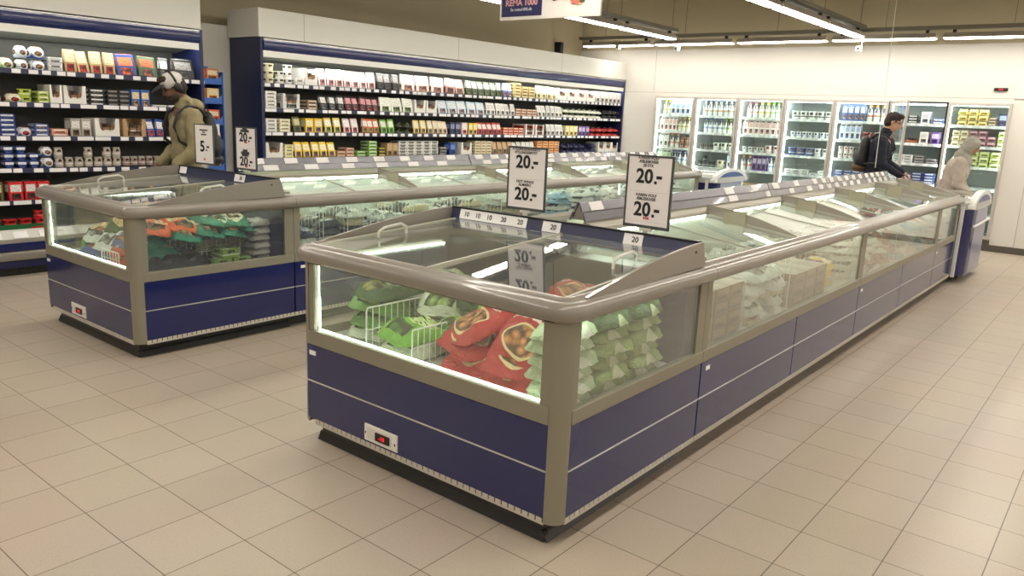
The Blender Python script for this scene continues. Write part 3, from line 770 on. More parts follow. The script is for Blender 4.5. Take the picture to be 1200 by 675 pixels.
LONG_CHILLER = [
 (1.77, 1.83, [
  (5.026, 5.197, 'tub', 'cream', 4, 'cream lidded tub', 'cream tubs'),
  (5.197, 5.408, 'tub', 'white', 5, 'tall white tub', 'tall white tubs'),
  (5.419, 5.533, 'flat', 'white', 2, 'low white cheese pack', 'low white packs'),
  (5.545, 5.721, 'tray', 'white', 1, 'white open display box of dark packs', 'open white box'),
  (5.733, 6.591, 'pouch', 'whitepink', 1, 'leaning white sausage pouch', 'white sausage pouches'),
  (6.605, 6.988, 'pouch', 'black', 1, 'leaning black deli pouch', 'black deli pouches'),
  (7.003, 7.796, 'bigpouch', 'palepink', 1, 'large pale pink meat pack', 'pale pink packs'),
  (7.813, 8.222, 'bigpouch', 'meat', 1, 'dark red minced meat pack', 'dark meat packs'),
  (8.239, 9.018, 'pouch', 'darkgreen', 1, 'dark herb-topped steak pack', 'dark herb packs'),
  (9.038, 9.277, 'pouch', 'bluewhite', 1, 'blue and white fish pouch', 'blue white pouches'),
  (9.297, 9.822, 'flat', 'yellowred', 5, 'yellow and brown snack pack', 'yellow brown packs'),
  (9.844, 10.385, 'pouch', 'cream', 1, 'cream yellow pasta pouch', 'cream pasta pouches'),
  (10.408, 11.505, 'tray', 'white', 1, 'white open carton of brown packs', 'white open cartons'),
  (11.531, 12.458, 'carton', 'greywhite', 1, 'pale grey striped carton', 'grey striped cartons'),
 ]),
 (1.505, 1.56, [
  (5.018, 5.18, 'flat', 'white', 5, 'stacked white curd pack', 'white curd packs'),
  (5.191, 5.529, 'tray', 'whitegrey', 1, 'low white box of grey tubs', 'grey tub boxes'),
  (5.552, 5.741, 'flat', 'brownwhite', 4, 'brown and white pate pack', 'brown pate packs'),
  (5.753, 6.114, 'pouch', 'blackwhite', 1, 'black pack with a white oval', 'black oval packs'),
  (6.127, 6.649, 'pouch', 'pinkblack', 1, 'black pack with a pink oval', 'pink oval packs'),
  (6.662, 7.232, 'bigpouch', 'whitegreen', 1, 'white and green ham pack', 'white green packs'),
  (7.248, 7.674, 'tray', 'white', 1, 'white windowed salami box', 'windowed salami boxes'),
  (7.69, 8.652, 'bigpouch', 'paleblue', 1, 'pale blue tray of sliced meat', 'pale blue trays'),
  (8.67, 9.337, 'pouch', 'white', 1, 'slanting white ham pouch', 'white ham pouches'),
  (9.357, 9.888, 'flat', 'redbeige', 3, 'red and beige bacon pack', 'bacon packs'),
  (9.91, 10.576, 'pouch', 'white', 1, 'white poultry pouch', 'white poultry pouches'),
  (10.6, 11.754, 'bag', 'whitegreen', 2, 'crumpled white and green salad bag', 'salad bags'),
  (11.781, 12.496, 'bag', 'blackwhite', 2, 'black and white crumpled bag', 'black white bags'),
 ]),
 (1.252, 1.257, [
  (5.011, 5.184, 'flat', 'white', 4, 'white boxed cheese', 'white cheeses'),
  (5.195, 5.352, 'flat', 'cream', 4, 'cream butter pack', 'cream butter packs'),
  (5.363, 5.524, 'pouch', 'olive', 1, 'dark olive tilted pouch', 'olive pouches'),
  (5.536, 5.787, 'carton', 'yellow', 1, 'bright yellow cheese carton', 'yellow cartons'),
  (5.811, 6.074, 'pouch', 'yellowwhite', 1, 'yellow and white cheese pouch', 'yellow white pouches'),
  (6.087, 6.336, 'pouch', 'pinkwhite', 1, 'pinkish cold-cut pouch', 'pinkish pouches'),
  (6.376, 6.665, 'pouch', 'orangegreen', 1, 'orange and white pack in a green tray', 'green tray packs'),
  (6.679, 6.923, 'pouch', 'green', 1, 'green and white pack', 'green white packs'),
  (6.938, 7.223, 'bag', 'darkgreen', 2, 'dark green crumpled bag', 'dark green bags'),
  (7.238, 7.489, 'pouch', 'yellowbeige', 1, 'yellow beige grated cheese pouch', 'beige cheese pouches'),
  (7.505, 7.899, 'pouch', 'beige', 1, 'beige spice-cheese pouch', 'spice cheese pouches'),
  (7.933, 8.14, 'carton', 'navy', 1, 'navy blue carton', 'navy cartons'),
  (8.158, 8.3, 'carton', 'pinkwhite', 1, 'pink and white carton', 'pink cartons'),
  (8.318, 8.499, 'carton', 'yellow', 1, 'small yellow carton', 'small yellow cartons'),
  (8.518, 9.053, 'pouch', 'redwhite', 1, 'red and white sliced-meat pack', 'red sliced meats'),
  (9.073, 9.566, 'flat', 'orangered', 3, 'orange red spread pack', 'orange red packs'),
  (9.587, 10.114, 'tray', 'whitered', 1, 'white box with red packs inside', 'red pack boxes'),
  (10.159, 10.629, 'pouch', 'white', 1, 'plain white pouch', 'plain white pouches'),
  (10.677, 11.024, 'carton', 'paleyellow', 1, 'pale yellow carton', 'pale yellow cartons'),
  (11.05, 11.386, 'carton', 'purple', 1, 'purple carton', 'purple cartons'),
  (11.413, 12.54, 'bag', 'redwhite', 2, 'red and white crumpled bag', 'red white bags'),
 ]),
 (0.969, 0.982, [
  (5.003, 5.255, 'tray', 'white', 1, 'tall white open box', 'tall white boxes'),
  (5.266, 5.38, 'flat', 'creamyellow', 4, 'cream and yellow pack', 'cream yellow packs'),
  (5.391, 5.983, 'pouch', 'yellow', 1, 'slanted yellow cheese slice pack', 'yellow slice packs'),
  (5.996, 6.256, 'flat', 'redbeige', 3, 'beige and red flat pack', 'beige red packs'),
  (6.283, 6.445, 'flat', 'green', 3, 'green and white flat pack', 'low green packs'),
  (6.472, 6.625, 'flat', 'green', 5, 'tall-stacked green flat pack', 'tall green stack'),
  (6.639, 6.767, 'flat', 'blackyellow', 4, 'black and yellow pack', 'black yellow packs'),
  (6.782, 6.972, 'carton', 'kraft', 1, 'brown kraft box', 'kraft boxes'),
  (6.987, 7.708, 'flat', 'whiteblack', 5, 'white egg pack with black print', 'white egg packs'),
  (7.725, 7.893, 'flat', 'darkgrey', 4, 'dark grey pack', 'dark grey packs'),
  (7.91, 8.082, 'carton', 'blue', 1, 'leaning royal blue carton', 'royal blue cartons'),
  (8.117, 8.44, 'tray', 'white', 1, 'white box of brown cheeses', 'brown cheese boxes'),
  (8.458, 8.835, 'flat', 'beige', 5, 'beige wrapped cheese', 'wrapped cheeses'),
  (8.855, 9.314, 'pouch', 'kraft', 1, 'tall straw-coloured pouch', 'straw pouches'),
  (9.335, 9.869, 'pouch', 'greywhite', 1, 'grey and white pouch', 'grey white pouches'),
  (9.913, 10.536, 'flat', 'orange', 5, 'orange cheese block', 'orange cheeses'),
  (10.584, 11.661, 'bag', 'navy', 2, 'dark navy crumpled bag', 'navy bags'),
  (11.688, 12.579, 'tray', 'white', 1, 'white box at the far end', 'far white boxes'),
 ]),
]
NEAR_CHILLER = [
 (1.745, 1.753, [
  (2.381, 2.625, 'dome', 'greenwhite', 3, 'green domed salad pot', 'green domed pots'),
  (2.631, 2.736, 'dome', 'paleblue', 2, 'pale blue domed pot', 'pale blue pots'),
  (2.736, 2.871, 'dome', 'bluewhite', 3, 'blue domed salad pot', 'blue domed pots'),
  (2.877, 2.995, 'flat', 'whitegrey', 3, 'white flat fish pack', 'white fish packs'),
  (3.009, 3.452, 'pouch', 'kraftbottle', 1, 'straw pack with a red-capped bottle picture', 'red-capped straw packs'),
  (3.46, 3.65, 'bigpouch', 'salmonblue', 1, 'blue-edged salmon pack', 'salmon packs'),
  (3.658, 3.848, 'bigpouch', 'salmongreen', 1, 'green pack of smoked fish', 'green fish packs'),
  (3.857, 3.959, 'pouch', 'blackwhite', 1, 'black and white tall pack', 'black white tall packs'),
  (3.967, 4.26, 'bigpouch', 'black', 1, 'black tray with a silver triangle', 'black trays'),
 ]),
 (1.469, 1.478, [
  (2.356, 2.674, 'dome', 'greenred', 2, 'green salad pot with a red band', 'red-banded pots'),
  (2.608, 2.767, 'tub', 'lime', 3, 'lime green tub', 'lime tubs'),
  (2.774, 2.863, 'flat', 'lime', 3, 'lime and white box', 'lime boxes'),
  (2.87, 2.974, 'tray', 'white', 1, 'white box of black packs', 'white boxes'),
  (2.982, 3.177, 'tray', 'white', 1, 'large white box with a scooped front', 'scooped white box'),
  (3.184, 3.35, 'flat', 'blackwhite', 4, 'black pack with a white stripe', 'white-striped black packs'),
  (3.357, 3.569, 'flat', 'black', 4, 'plain black pack', 'plain black packs'),
  (3.577, 3.757, 'carton', 'bluecookie', 1, 'blue pack with a round biscuit', 'blue biscuit packs'),
  (3.766, 4.248, 'flat', 'white', 1, 'low white carton', 'low white cartons'),
 ]),
 (1.189, 1.191, [
  (2.331, 2.585, 'flat', 'bluestripe', 5, 'blue and white striped pack', 'blue striped packs'),
  (2.592, 2.718, 'dome', 'redblue', 2, 'red and blue domed pot', 'red blue pots'),
  (2.725, 2.841, 'flat', 'bluewhite', 3, 'blue topped flat tub', 'blue flat tubs'),
  (2.848, 3.01, 'flat', 'salmon', 3, 'flat salmon slice pack', 'flat salmon packs'),
  (3.018, 3.201, 'carton', 'clearfish', 1, 'clear box of brown herring', 'clear herring boxes'),
  (3.216, 3.471, 'tray', 'white', 1, 'big white box with a scooped front', 'big scooped box'),
  (3.479, 3.707, 'tray', 'kraft', 1, 'brown cardboard tray', 'brown trays'),
  (3.715, 3.885, 'pouch', 'redblue', 1, 'red and blue sachet', 'red blue sachets'),
 ]),
 (0.928, 0.902, [
  (2.308, 2.453, 'tub', 'orange', 3, 'orange topped tub', 'orange tubs'),
  (2.459, 2.751, 'yog', 'blueyog', 5, 'blue and white tapered yoghurt pot', 'tapered yoghurts'),
  (2.758, 2.869, 'dome', 'bluewhite', 2, 'round blue dessert pot', 'round blue pots'),
  (2.876, 3.47, 'jar', 'jarbrown', 2, 'small glass jar on a white tray', 'small jars'),
  (3.478, 3.931, 'jar', 'jarred', 1, 'jar of red and brown relish', 'relish jars'),
 ]),
 (0.641, 0.641, [
  (2.282, 2.473, 'carton', 'olive', 1, 'olive green carton', 'olive cartons'),
  (2.479, 2.598, 'carton', 'redphoto', 1, 'red carton with a white picture', 'red picture cartons'),
  (2.605, 2.81, 'carton', 'redphoto', 1, 'red carton beside the freezer', 'red side cartons'),
 ]),
 (0.36, 0.36, [
  (2.254, 2.785, 'tub', 'red', 3, 'red lidded tub in the green crate', 'red tubs'),
 ]),
]

# ================================================================ PACKAGING SHAPES
PM = dict(
 cream=((232, 224, 190), (250, 246, 226), (196, 176, 96)), white=((240, 238, 232), (228, 226, 224), (150, 140, 140)),
 whitepink=((240, 232, 230), (252, 250, 250), (206, 120, 120)), black=((34, 32, 34), (150, 146, 146), (80, 76, 78)),
 palepink=((238, 218, 210), (250, 240, 236), (190, 120, 104)), meat=((176, 130, 118), (238, 232, 228), (96, 44, 40)),
 darkgreen=((54, 62, 44), (196, 200, 190), (92, 110, 44)), bluewhite=((64, 96, 168), (236, 240, 246), (200, 150, 100)),
 yellowred=((214, 190, 110), (246, 240, 210), (150, 74, 50)), greywhite=((206, 202, 194), (232, 230, 226), (120, 116, 110)),
 whitegrey=((228, 228, 226), (200, 200, 204), (120, 120, 124)), brownwhite=((150, 116, 90), (236, 228, 214), (96, 70, 52)),
 blackwhite=((40, 40, 42), (240, 240, 238), (130, 130, 130)), pinkblack=((44, 34, 38), (226, 150, 158), (186, 80, 92)),
 whitegreen=((232, 234, 222), (248, 248, 240), (110, 140, 70)), paleblue=((196, 216, 232), (236, 242, 246), (186, 140, 128)),
 redbeige=((196, 148, 118), (240, 224, 206), (170, 60, 50)), olive=((104, 100, 58), (206, 200, 150), (70, 66, 40)),
 yellow=((236, 200, 56), (250, 240, 200), (120, 90, 150)), yellowwhite=((238, 216, 110), (250, 248, 236), (96, 140, 90)),
 pinkwhite=((232, 206, 204), (248, 240, 238), (190, 70, 80)), orangegreen=((206, 106, 62), (244, 240, 230), (96, 160, 60)),
 green=((128, 186, 74), (240, 246, 226), (60, 110, 50)), yellowbeige=((226, 204, 130), (246, 238, 206), (160, 130, 70)),
 beige=((216, 198, 160), (240, 230, 206), (150, 120, 80)), navy=((36, 42, 78), (150, 156, 190), (70, 76, 120)),
 redwhite=((190, 64, 66), (244, 234, 230), (120, 40, 40)), orangered=((220, 96, 50), (248, 230, 210), (160, 40, 36)),
 whitered=((236, 230, 226), (200, 60, 50), (120, 40, 36)), paleyellow=((240, 228, 150), (250, 246, 220), (180, 150, 80)),
 purple=((120, 88, 160), (210, 196, 226), (70, 44, 100)), creamyellow=((240, 236, 210), (236, 224, 110), (160, 150, 90)),
 blackyellow=((46, 44, 40), (230, 210, 80), (110, 100, 60)), kraft=((186, 152, 108), (206, 178, 136), (120, 90, 60)),
 whiteblack=((236, 234, 230), (50, 50, 52), (110, 110, 110)), darkgrey=((100, 98, 98), (180, 176, 176), (60, 60, 60)),
 blue=((40, 80, 168), (120, 150, 214), (30, 50, 110)), orange=((224, 150, 84), (240, 196, 140), (170, 96, 50)),
 greenwhite=((122, 186, 92), (226, 230, 206), (190, 168, 120)), greenred=((150, 190, 96), (240, 236, 214), (210, 70, 60)),
 kraftbottle=((178, 152, 108), (226, 206, 166), (190, 40, 50)), salmonblue=((40, 70, 140), (230, 120, 78), (214, 96, 60)),
 salmongreen=((46, 84, 56), (176, 96, 60), (140, 70, 44)), lime=((186, 206, 84), (240, 244, 210), (120, 140, 50)),
 bluecookie=((48, 96, 176), (236, 214, 160), (206, 160, 90)), bluestripe=((44, 66, 140), (236, 238, 242), (90, 110, 170)),
 redblue=((46, 74, 150), (226, 226, 232), (206, 40, 50)), salmon=((214, 150, 120), (240, 226, 214), (180, 90, 60)),
 clearfish=((176, 168, 158), (236, 234, 230), (110, 84, 64)), blueyog=((40, 64, 140), (238, 240, 246), (70, 100, 180)),
 jarbrown=((196, 186, 172), (236, 232, 226), (110, 70, 48)), jarred=((168, 150, 140), (228, 222, 214), (140, 60, 44)),
 redphoto=((206, 44, 46), (240, 236, 232), (90, 70, 70)), red=((206, 36, 38), (240, 120, 110), (150, 20, 24)),
 bottleyellow=((240, 238, 222), (232, 220, 150), (180, 164, 90)), bottleclear=((222, 224, 222), (206, 170, 140), (130, 120, 140)),
 milkblue=((240, 242, 246), (170, 188, 226), (90, 110, 180)), milkred=((244, 240, 238), (232, 186, 182), (200, 110, 110)),
 milkgreen=((238, 242, 232), (190, 216, 166), (120, 160, 90)), brown=((140, 84, 60), (236, 200, 160), (90, 50, 36)),
 eggyellow=((226, 196, 96), (244, 230, 170), (150, 120, 60)), pinkdark=((150, 84, 108), (232, 190, 204), (60, 36, 44)),
 greenyellow=((196, 206, 110), (240, 242, 206), (110, 130, 60)), multicolor=((232, 228, 226), (226, 150, 130), (120, 96, 150)))
def PK(k, kind=0): return packmat(k + str(kind), *PM[k], kind)
SHAPES = {}
def shape(kind, key):
    """one packaging mesh, front towards -y, standing on z = 0; returns mesh, width, height, depth"""
    if (kind, key) in SHAPES: return SHAPES[(kind, key)]
    m = MB(); sm = None; bev = 0; mats = [PK(key)]
    if kind == 'tub':
        m.lathe([(.036, 0), (.040, .003), (.046, .048), (.049, .049), (.050, .056), (.047, .058)], 16); w, h, d = .102, .059, .1; sm = 40; mats = [PK(key, 3)]
    elif kind == 'flat':
        m.box(-.062, .062, 0, .15, 0, .034); bev = .004; w, h, d = .128, .036, .15
    elif kind == 'pouch':
        w, h, d = .098, .17, .07
        n = 6
        for i in range(3):      # a card of packaging leaning back, bulging front
            pass
        prof = [(-.0, 0), (-.018, .02), (-.014, .08), (.004, .15), (.014, .168), (.018, .168), (.022, .15), (.012, .06), (.012, 0)]
        m.prism([(-.044, y+.02, z) for y, z in prof], (.088, 0, 0)); bev = .003
    elif kind == 'bigpouch':
        w, h, d = .19, .18, .08
        prof = [(-.0, 0), (-.022, .02), (-.012, .09), (.014, .165), (.022, .172), (.028, .165), (.016, .06), (.014, 0)]
        m.prism([(-.088, y+.02, z) for y, z in prof], (.176, 0, 0)); bev = .004
    elif kind == 'carton':
        m.box(-.05, .05, 0, .12, 0, .155); bev = .003; w, h, d = .106, .156, .12
    elif kind == 'tray':
        # shelf-ready display box with a scooped front and packs standing inside
        W, D, H = .10, .24, .16
        mats = [PK(key) if key != 'white' else mat('white_card', (238, 236, 230), .7), PK('brownwhite', 3), PK('darkgrey', 0)]
        m.mi = 0
        front = [(-W, 0, 0), (W, 0, 0), (W, 0, H), (W*.7, 0, H), (W*.6, 0, H*.5), (W*.45, 0, H*.36), (-W*.45, 0, H*.36), (-W*.6, 0, H*.5), (-W*.7, 0, H), (-W, 0, H)]
        m.prism(front, (0, .004, 0))
        m.box(-W, -W+.004, 0, D, 0, H); m.box(W-.004, W, 0, D, 0, H); m.box(-W, W, D-.004, D, 0, H); m.box(-W, W, 0, D, 0, .004)
        m.mi = 1
        for i in range(3): m.box(-W+.012+i*.06, -W+.064+i*.06, .02, .2, .006, H*.8-.01*i)
        w, h, d = .206, .162, .24
    elif kind == 'dome':
        m.lathe([(.050, 0), (.058, .012), (.060, .030), (.062, .034), (.058, .052), (.046, .070), (.024, .082), (.001, .085)], 18); w, h, d = .126, .087, .12; sm = 50; mats = [PK(key, 1)]
    elif kind == 'yog':
        m.prism([(-.02, 0, 0), (.02, 0, 0), (.036, 0, .052), (-.036, 0, .052)], (0, .1, 0)); m.box(-.039, .039, -.004, .104, .052, .056); w, h, d = .08, .057, .1; bev = .002
    elif kind == 'jar':
        m.lathe([(.030, 0), (.034, .004), (.034, .058), (.028, .064)], 14); m.mi = 1; m.lathe([(.030, .064), (.031, .078), (.029, .079)], 14)
        mats = [PK(key, 3), mat('jar_lid', (206, 200, 190), .3, .4)]; w, h, d = .074, .08, .07; sm = 40
    elif kind == 'bottle':
        m.lathe([(.032, 0), (.036, .006), (.036, .13), (.030, .155), (.016, .178), (.015, .19)], 14); m.mi = 1; m.lathe([(.018, .188), (.018, .212), (.015, .214)], 12)
        caps = dict(bottleyellow=(220, 200, 60), bottleclear=(150, 150, 170), milkblue=(60, 90, 180), milkred=(210, 80, 110), milkgreen=(130, 190, 60), multicolor=(230, 130, 40))
        mats = [PK(key, 3), mat('cap_'+key, caps.get(key, (220, 220, 220)), .4)]; w, h, d = .078, .215, .075; sm = 40
    elif kind == 'milk':
        m.box(-.036, .036, 0, .07, 0, .175); m.prism([(-.036, 0, .175), (-.036, .07, .175), (-.036, .035, .205)], (.072, 0, 0)); m.box(-.036, .036, .033, .037, .2, .218); w, h, d = .076, .218, .07; mats = [PK(key)]
    elif kind == 'cup':
        m.lathe([(.028, 0), (.031, .003), (.037, .075), (.040, .077), (.040, .083), (.037, .084)], 14); w, h, d = .083, .085, .08; sm = 40; mats = [PK(key, 3)]
    elif kind == 'bucket':
        m.lathe([(.046, 0), (.050, .004), (.058, .1), (.062, .102), (.062, .112), (.058, .114)], 16); m.mi = 1; m.lathe([(.062, .1135), (.062, .117), (.05, .119)], 16)
        w, h, d = .128, .12, .12; sm = 40; mats = [PK(key, 3), mat('grey_lid', (196, 200, 206), .4)]
    elif kind == 'eggs':
        m.box(-.055, .055, 0, .12, 0, .028); m.box(-.05, .05, .004, .116, .028, .056)
        for i in range(3): m.lathe([(.016, .05), (.014, .062), (.004, .066)], 8, (-.033+.033*i, .03, 0))
        w, h, d = .115, .068, .12
    elif kind == 'bag':
        m.pillow(.15, .2, .06, seed=len(SHAPES), nx=8, ny=10, crump=.3); w, h, d = .16, .075, .2; sm = 70
        for v in m.bm.verts: v.co.y += .1
        mats = [packmat(key+'0', *PM[key], 0, True)]
    r = (m.mesh(kind + '_' + key, mats, smooth=sm, bevel=bev), w, h, d)
    SHAPES[(kind, key)] = r
    return r
NAMES = dict(tub='plastic_tub', flat='flat_pack', pouch='leaning_pack', bigpouch='large_pack', carton='food_carton', tray='display_box', dome='salad_pot', yog='yoghurt_pot',
             jar='glass_jar', bottle='drink_bottle', milk='milk_carton', cup='dairy_cup', bucket='yoghurt_bucket', eggs='dairy_tray', bag='plastic_bag')
CATS = dict(tub='tub', flat='pack', pouch='pack', bigpouch='pack', carton='carton', tray='display box', dome='pot', yog='yoghurt', jar='jar', bottle='bottle', milk='milk carton',
            cup='cup', bucket='tub', eggs='pack', bag='bag')

ORDW = ['first', 'second', 'third', 'fourth', 'fifth', 'sixth', 'seventh', 'eighth', 'ninth', 'tenth', 'eleventh', 'twelfth', 'thirteenth', 'fourteenth', 'fifteenth', 'sixteenth',
        'seventeenth', 'eighteenth', 'nineteenth', 'twentieth']
def oneof(desc, i, n, j, k, where):
    """a label that singles out one of a run: its place along the shelf and up the stack"""
    pos = '' if n == 1 else (ORDW[i] if i < 20 else '%dth' % (i+1)) + ' '
    fl = '' if n == 1 else ' from left'
    up = '' if k == 1 else (', bottom one' if j == 0 else ', top one' if j == k-1 else ', %s up' % ORDW[j])
    lab = '%s%s%s%s, %s' % (pos, desc, fl, up, where)
    if len(lab.split()) > 16: lab = lab.replace(' wall chiller', ' chiller').replace(' the ', ' ')
    if len(lab.split()) > 16: lab = lab.replace(' with a ', ' with ').replace(' and ', '-').replace(' one,', ',')
    return lab
def fill(kind, key, stack, a, b, z, front, face, label, group, scale=1.0, hmax=.25):
    """face 'x': shelf runs along y and faces +x ; 'y': shelf runs along x and faces -y"""
    me, w, h, d = shape(kind, key)
    w *= scale; h *= scale; d *= scale
    n = max(1, round((b-a)/w)); pitch = (b-a)/n
    scx = min(1.0, pitch/w*0.99)
    st = max(1, min(stack, int(hmax/h)))
    rr = random.Random(int(a*1000)+int(z*77))
    for i in range(n):
        k = st if st == 1 else max(1, st - (1 if rr.random() < .25 else 0))
        for j in range(k):
            c = a+pitch*(i+.5); jit = rr.uniform(-.004, .004)
            if kind in ('pouch', 'bigpouch', 'bag'): rz = rr.uniform(-.05, .05)
            else: rz = rr.uniform(-.01, .01)
            off = .05*scale if kind in ('tub', 'dome', 'jar', 'bottle', 'cup', 'bucket') else 0
            if face == 'x': loc = (front-off-jit-.006, c, z+h*j); rot = (0, 0, R(90)+rz)
            else: loc = (c, front+off+jit+.006, z+h*j); rot = (0, 0, rz)
            if kind in ('pouch', 'bigpouch'): rot = (R(rr.uniform(-7, 3)), R(rr.uniform(-4, 4)), rot[2])
            place(me, NAMES[kind], loc, rot, oneof(label[0], i, n, j, k, label[1]), CATS[kind], group, (scale*scx, scale, scale))

# ================================================================ WALL CHILLERS
def chiller(y0, y1, label, lips, ncan, low=True):
    X = -7.5
    t = thing('wall_chiller', label, 'chiller', (X-.35, (y0+y1)/2, 0))
    MB().box(X-.58, X-.54, y0+.03, y1-.03, .1, 2.2).part('back_panel', CASEDK, t)
    for ya in (y0, y1-.035):
        m = MB(); m.prism([(X-.58, ya, 0.02), (X-.02, ya, .02), (X+.0, ya, .35), (X+.0, ya, 2.24), (X-.58, ya, 2.24)], (0, .035, 0)); m.part('side_panel', mat('navy_side', (30, 37, 78), .35), t, bevel=.004)
    # canopy with navy fascia, painted lamp reflection and tube
    m = MB(); m.prism([(X-.02, y0+.035, 2.10), (X+.012, y0+.035, 2.12), (X+.022, y0+.035, 2.16), (X+.012, y0+.035, 2.22), (X-.02, y0+.035, 2.235)], (0, y1-y0-.07, 0)); m.part('fascia', BLUE, t, smooth=50)
    MB().box(X+.0, X+.014, y0+.04, y1-.04, 2.222, 2.232).part('fascia_reflection', TRIMW, t)  # pale strip stands in for the ceiling lamps mirrored in the fascia
    m = MB(); m.prism([(X-.5, y0+.035, 2.02), (X-.02, y0+.035, 2.085), (X-.02, y0+.035, 2.1), (X-.5, y0+.035, 2.06)], (0, y1-y0-.07, 0)); m.part('canopy', mat('canopy_grey', (170, 170, 162), .5), t)
    MB().box(X-.018, X-.006, y0+.04, y1-.04, 2.045, 2.11).part('valance', WHITE, t)
    for i in range(ncan):
        a = y0+.05+(y1-y0-.1)*i/ncan; b = y0+.05+(y1-y0-.1)*(i+1)/ncan-.03
        MB().box(X-.055, X-.02, a, b, 2.074, 2.084).part('canopy_tube', CASELAMP, t)
    for k, (za, zb, runs) in enumerate(lips):
        m = MB(); m.mi = 0
        xf = X-.03 if za > .5 else X+.0
        m.prism([(xf, y0+.035, za-.03), (xf, y1-.035, zb-.03), (X-.54, y1-.035, zb-.03), (X-.54, y0+.035, za-.03)], (0, 0, .018)); sh = m.part('shelf', SHELFG, t)
        m = MB(); m.prism([(xf, y0+.035, za-.036), (xf, y1-.035, zb-.036), (xf, y1-.035, zb+.006), (xf, y0+.035, za+.006)], (.006, 0, 0))
        m.mi = 1; rr = random.Random(k*7+int(y0)); y = y0+.06
        while y < y1-.12:
            w = rr.choice([.07, .07, .075, .14]); zz = za+(zb-za)*(y-y0)/(y1-y0)
            m.box(xf+.006, xf+.0075, y, y+w, zz-.033, zz+.002); y += w+rr.choice([.012, .03, .05, .06, .09])
        m.part('price_rail', [NAVYP, TAG], sh)
        for (a, b, kind, key, st, desc, short) in runs:
            pass
    if low:
        m = MB(); m.box(X-.54, X+.06, y0+.035, y1-.035, .30, .33); m.prism([(X+.06, y0+.035, .29), (X+.09, y0+.035, .33), (X+.02, y0+.035, .40), (X+.0, y0+.035, .40), (X+.0, y0+.035, .29)], (0, y1-y0-.07, 0)); m.part('base_deck', mat('deck_white', (214, 210, 204), .4), t)
        rr = random.Random(5); y = y0+.1
        while y < min(y1-.2, 7):
            MB().prism([(X+.0905, y, .336), (X+.0905, y+.11, .336), (X+.04, y+.11, .386), (X+.04, y, .386)], (.002, 0, .002)).part('price_label', TAG, t); y += rr.choice([.13, .15, .2])
        m = MB(); m.box(X-.0, X+.07, y0+.035, y1-.035, .225, .29); m.part('blue_panel', BLUE, t)
        m = MB(); m.prism([(X+.03, y0+.02, .135), (X+.085, y0+.02, .145), (X+.1, y0+.02, .18), (X+.085, y0+.02, .215), (X+.03, y0+.02, .225)], (0, y1-y0-.04, 0)); m.part('bumper', RAIL, t, smooth=50)
        m = MB(); m.box(X-.02, X+.05, y0+.035, y1-.035, .075, .135); m.part('blue_panel', BLUE, t)
        m = MB(); m.box(X-.5, X+.0, y0+.05, y1-.05, 0, .075, 0); m.mi = 1
        y = y0+.1
        while y < y1-.1: m.box(X-.001, X+.001, y, y+.03, .03, .05); y += .08
        m.part('plinth', [PLINTH, BLACK], t)
    return t
NTH = ['top', 'second', 'third', 'fourth', 'fifth', 'bottom']
def stock(lips, which):
    for k, (za, zb, runs) in enumerate(lips):
        prev = None
        for (a, b, kind, key, st, desc, short) in runs:
            m = (a+b)/2; z = za+(zb-za)*(m-5)/7.4 if which == 'long wall chiller' else za
            if which == 'near wall chiller' and b < 2.35: continue
            a = max(a, 5.0) if which == 'long wall chiller' else max(a, 2.3)
            lab = (desc, '%s shelf, %s' % (NTH[k], which))
            front = -7.54 if za > .5 else -7.53
            hm = (lips[k-1][0] - za - .06) if k else .26
            fill(kind, key, st, a, b, z-.009, front, 'x', lab, short + ', ' + NTH[k] + ' shelf', 1.25 if k == 0 else 1.1, hm)
lt = LONG_CHILLER + [(.70, .71, []), (.40, .40, [])]
chiller(4.95, YB-.02, 'long navy wall chiller of cold cuts along the left wall', LONG_CHILLER + [(.70, .71, [])], 3)
chiller(1.25, 4.30, 'near wall chiller at the left edge behind the capped man', NEAR_CHILLER[:5], 2)
stock(LONG_CHILLER, 'long wall chiller')
stock(NEAR_CHILLER, 'near wall chiller')
# green crate under the red tubs
t = thing('crate', 'green plastic crate of red tubs at the chiller bottom', 'crate', (-7.6, 2.5, .33))
m = MB(); m.box(-7.87, -7.51, 2.2, 2.79, .332, .34); m.box(-7.516, -7.51, 2.2, 2.79, .332, .44); m.box(-7.87, -7.864, 2.2, 2.79, .332, .44); m.box(-7.87, -7.51, 2.2, 2.206, .332, .44); m.box(-7.87, -7.51, 2.784, 2.79, .332, .44)
m.part('crate_body', mat('crate_green', (28, 98, 54), .45), t)
MB().box(-7.51, -7.508, 2.62, 2.72, .395, .415).part('crate_label', mat('crate_red', (170, 40, 40), .5), t)

# blue cardboard display between the chillers
DY0, DY1 = 4.335, 4.665
t = thing('cardboard_display', 'tall blue cardboard display of food packs between the two chillers', 'display', (-8.0, 4.5, 0))
CB = mat('card_blue', (62, 110, 190), .6)
MB().box(-8.08, -8.06, DY0, DY1, 0, 1.92).part('back_board', CB, t)
MB().box(-8.06, -7.76, DY1-.01, DY1, 0.02, 1.86).part('side_board', CB, t)
dz = [.35, .60, .85, 1.10, 1.34, 1.56, 1.76]
for i, z in enumerate(dz):
    m = MB(); m.box(-8.06, -7.78, DY0, DY1-.01, z-.012, z); m.prism([(-7.78, DY0, z-.03), (-7.78, DY1, z-.03), (-7.78, DY1, z+.08), (-7.78, DY1-.05, z+.03), (-7.78, DY0, z+.03)], (.005, 0, 0)); m.part('shelf_tray', CB, t)
MB().box(-7.77, -7.765, DY0+.03, DY1-.06, .90, 1.32).part('white_panel', mat('card_white', (226, 228, 234), .6), t)
packs = []
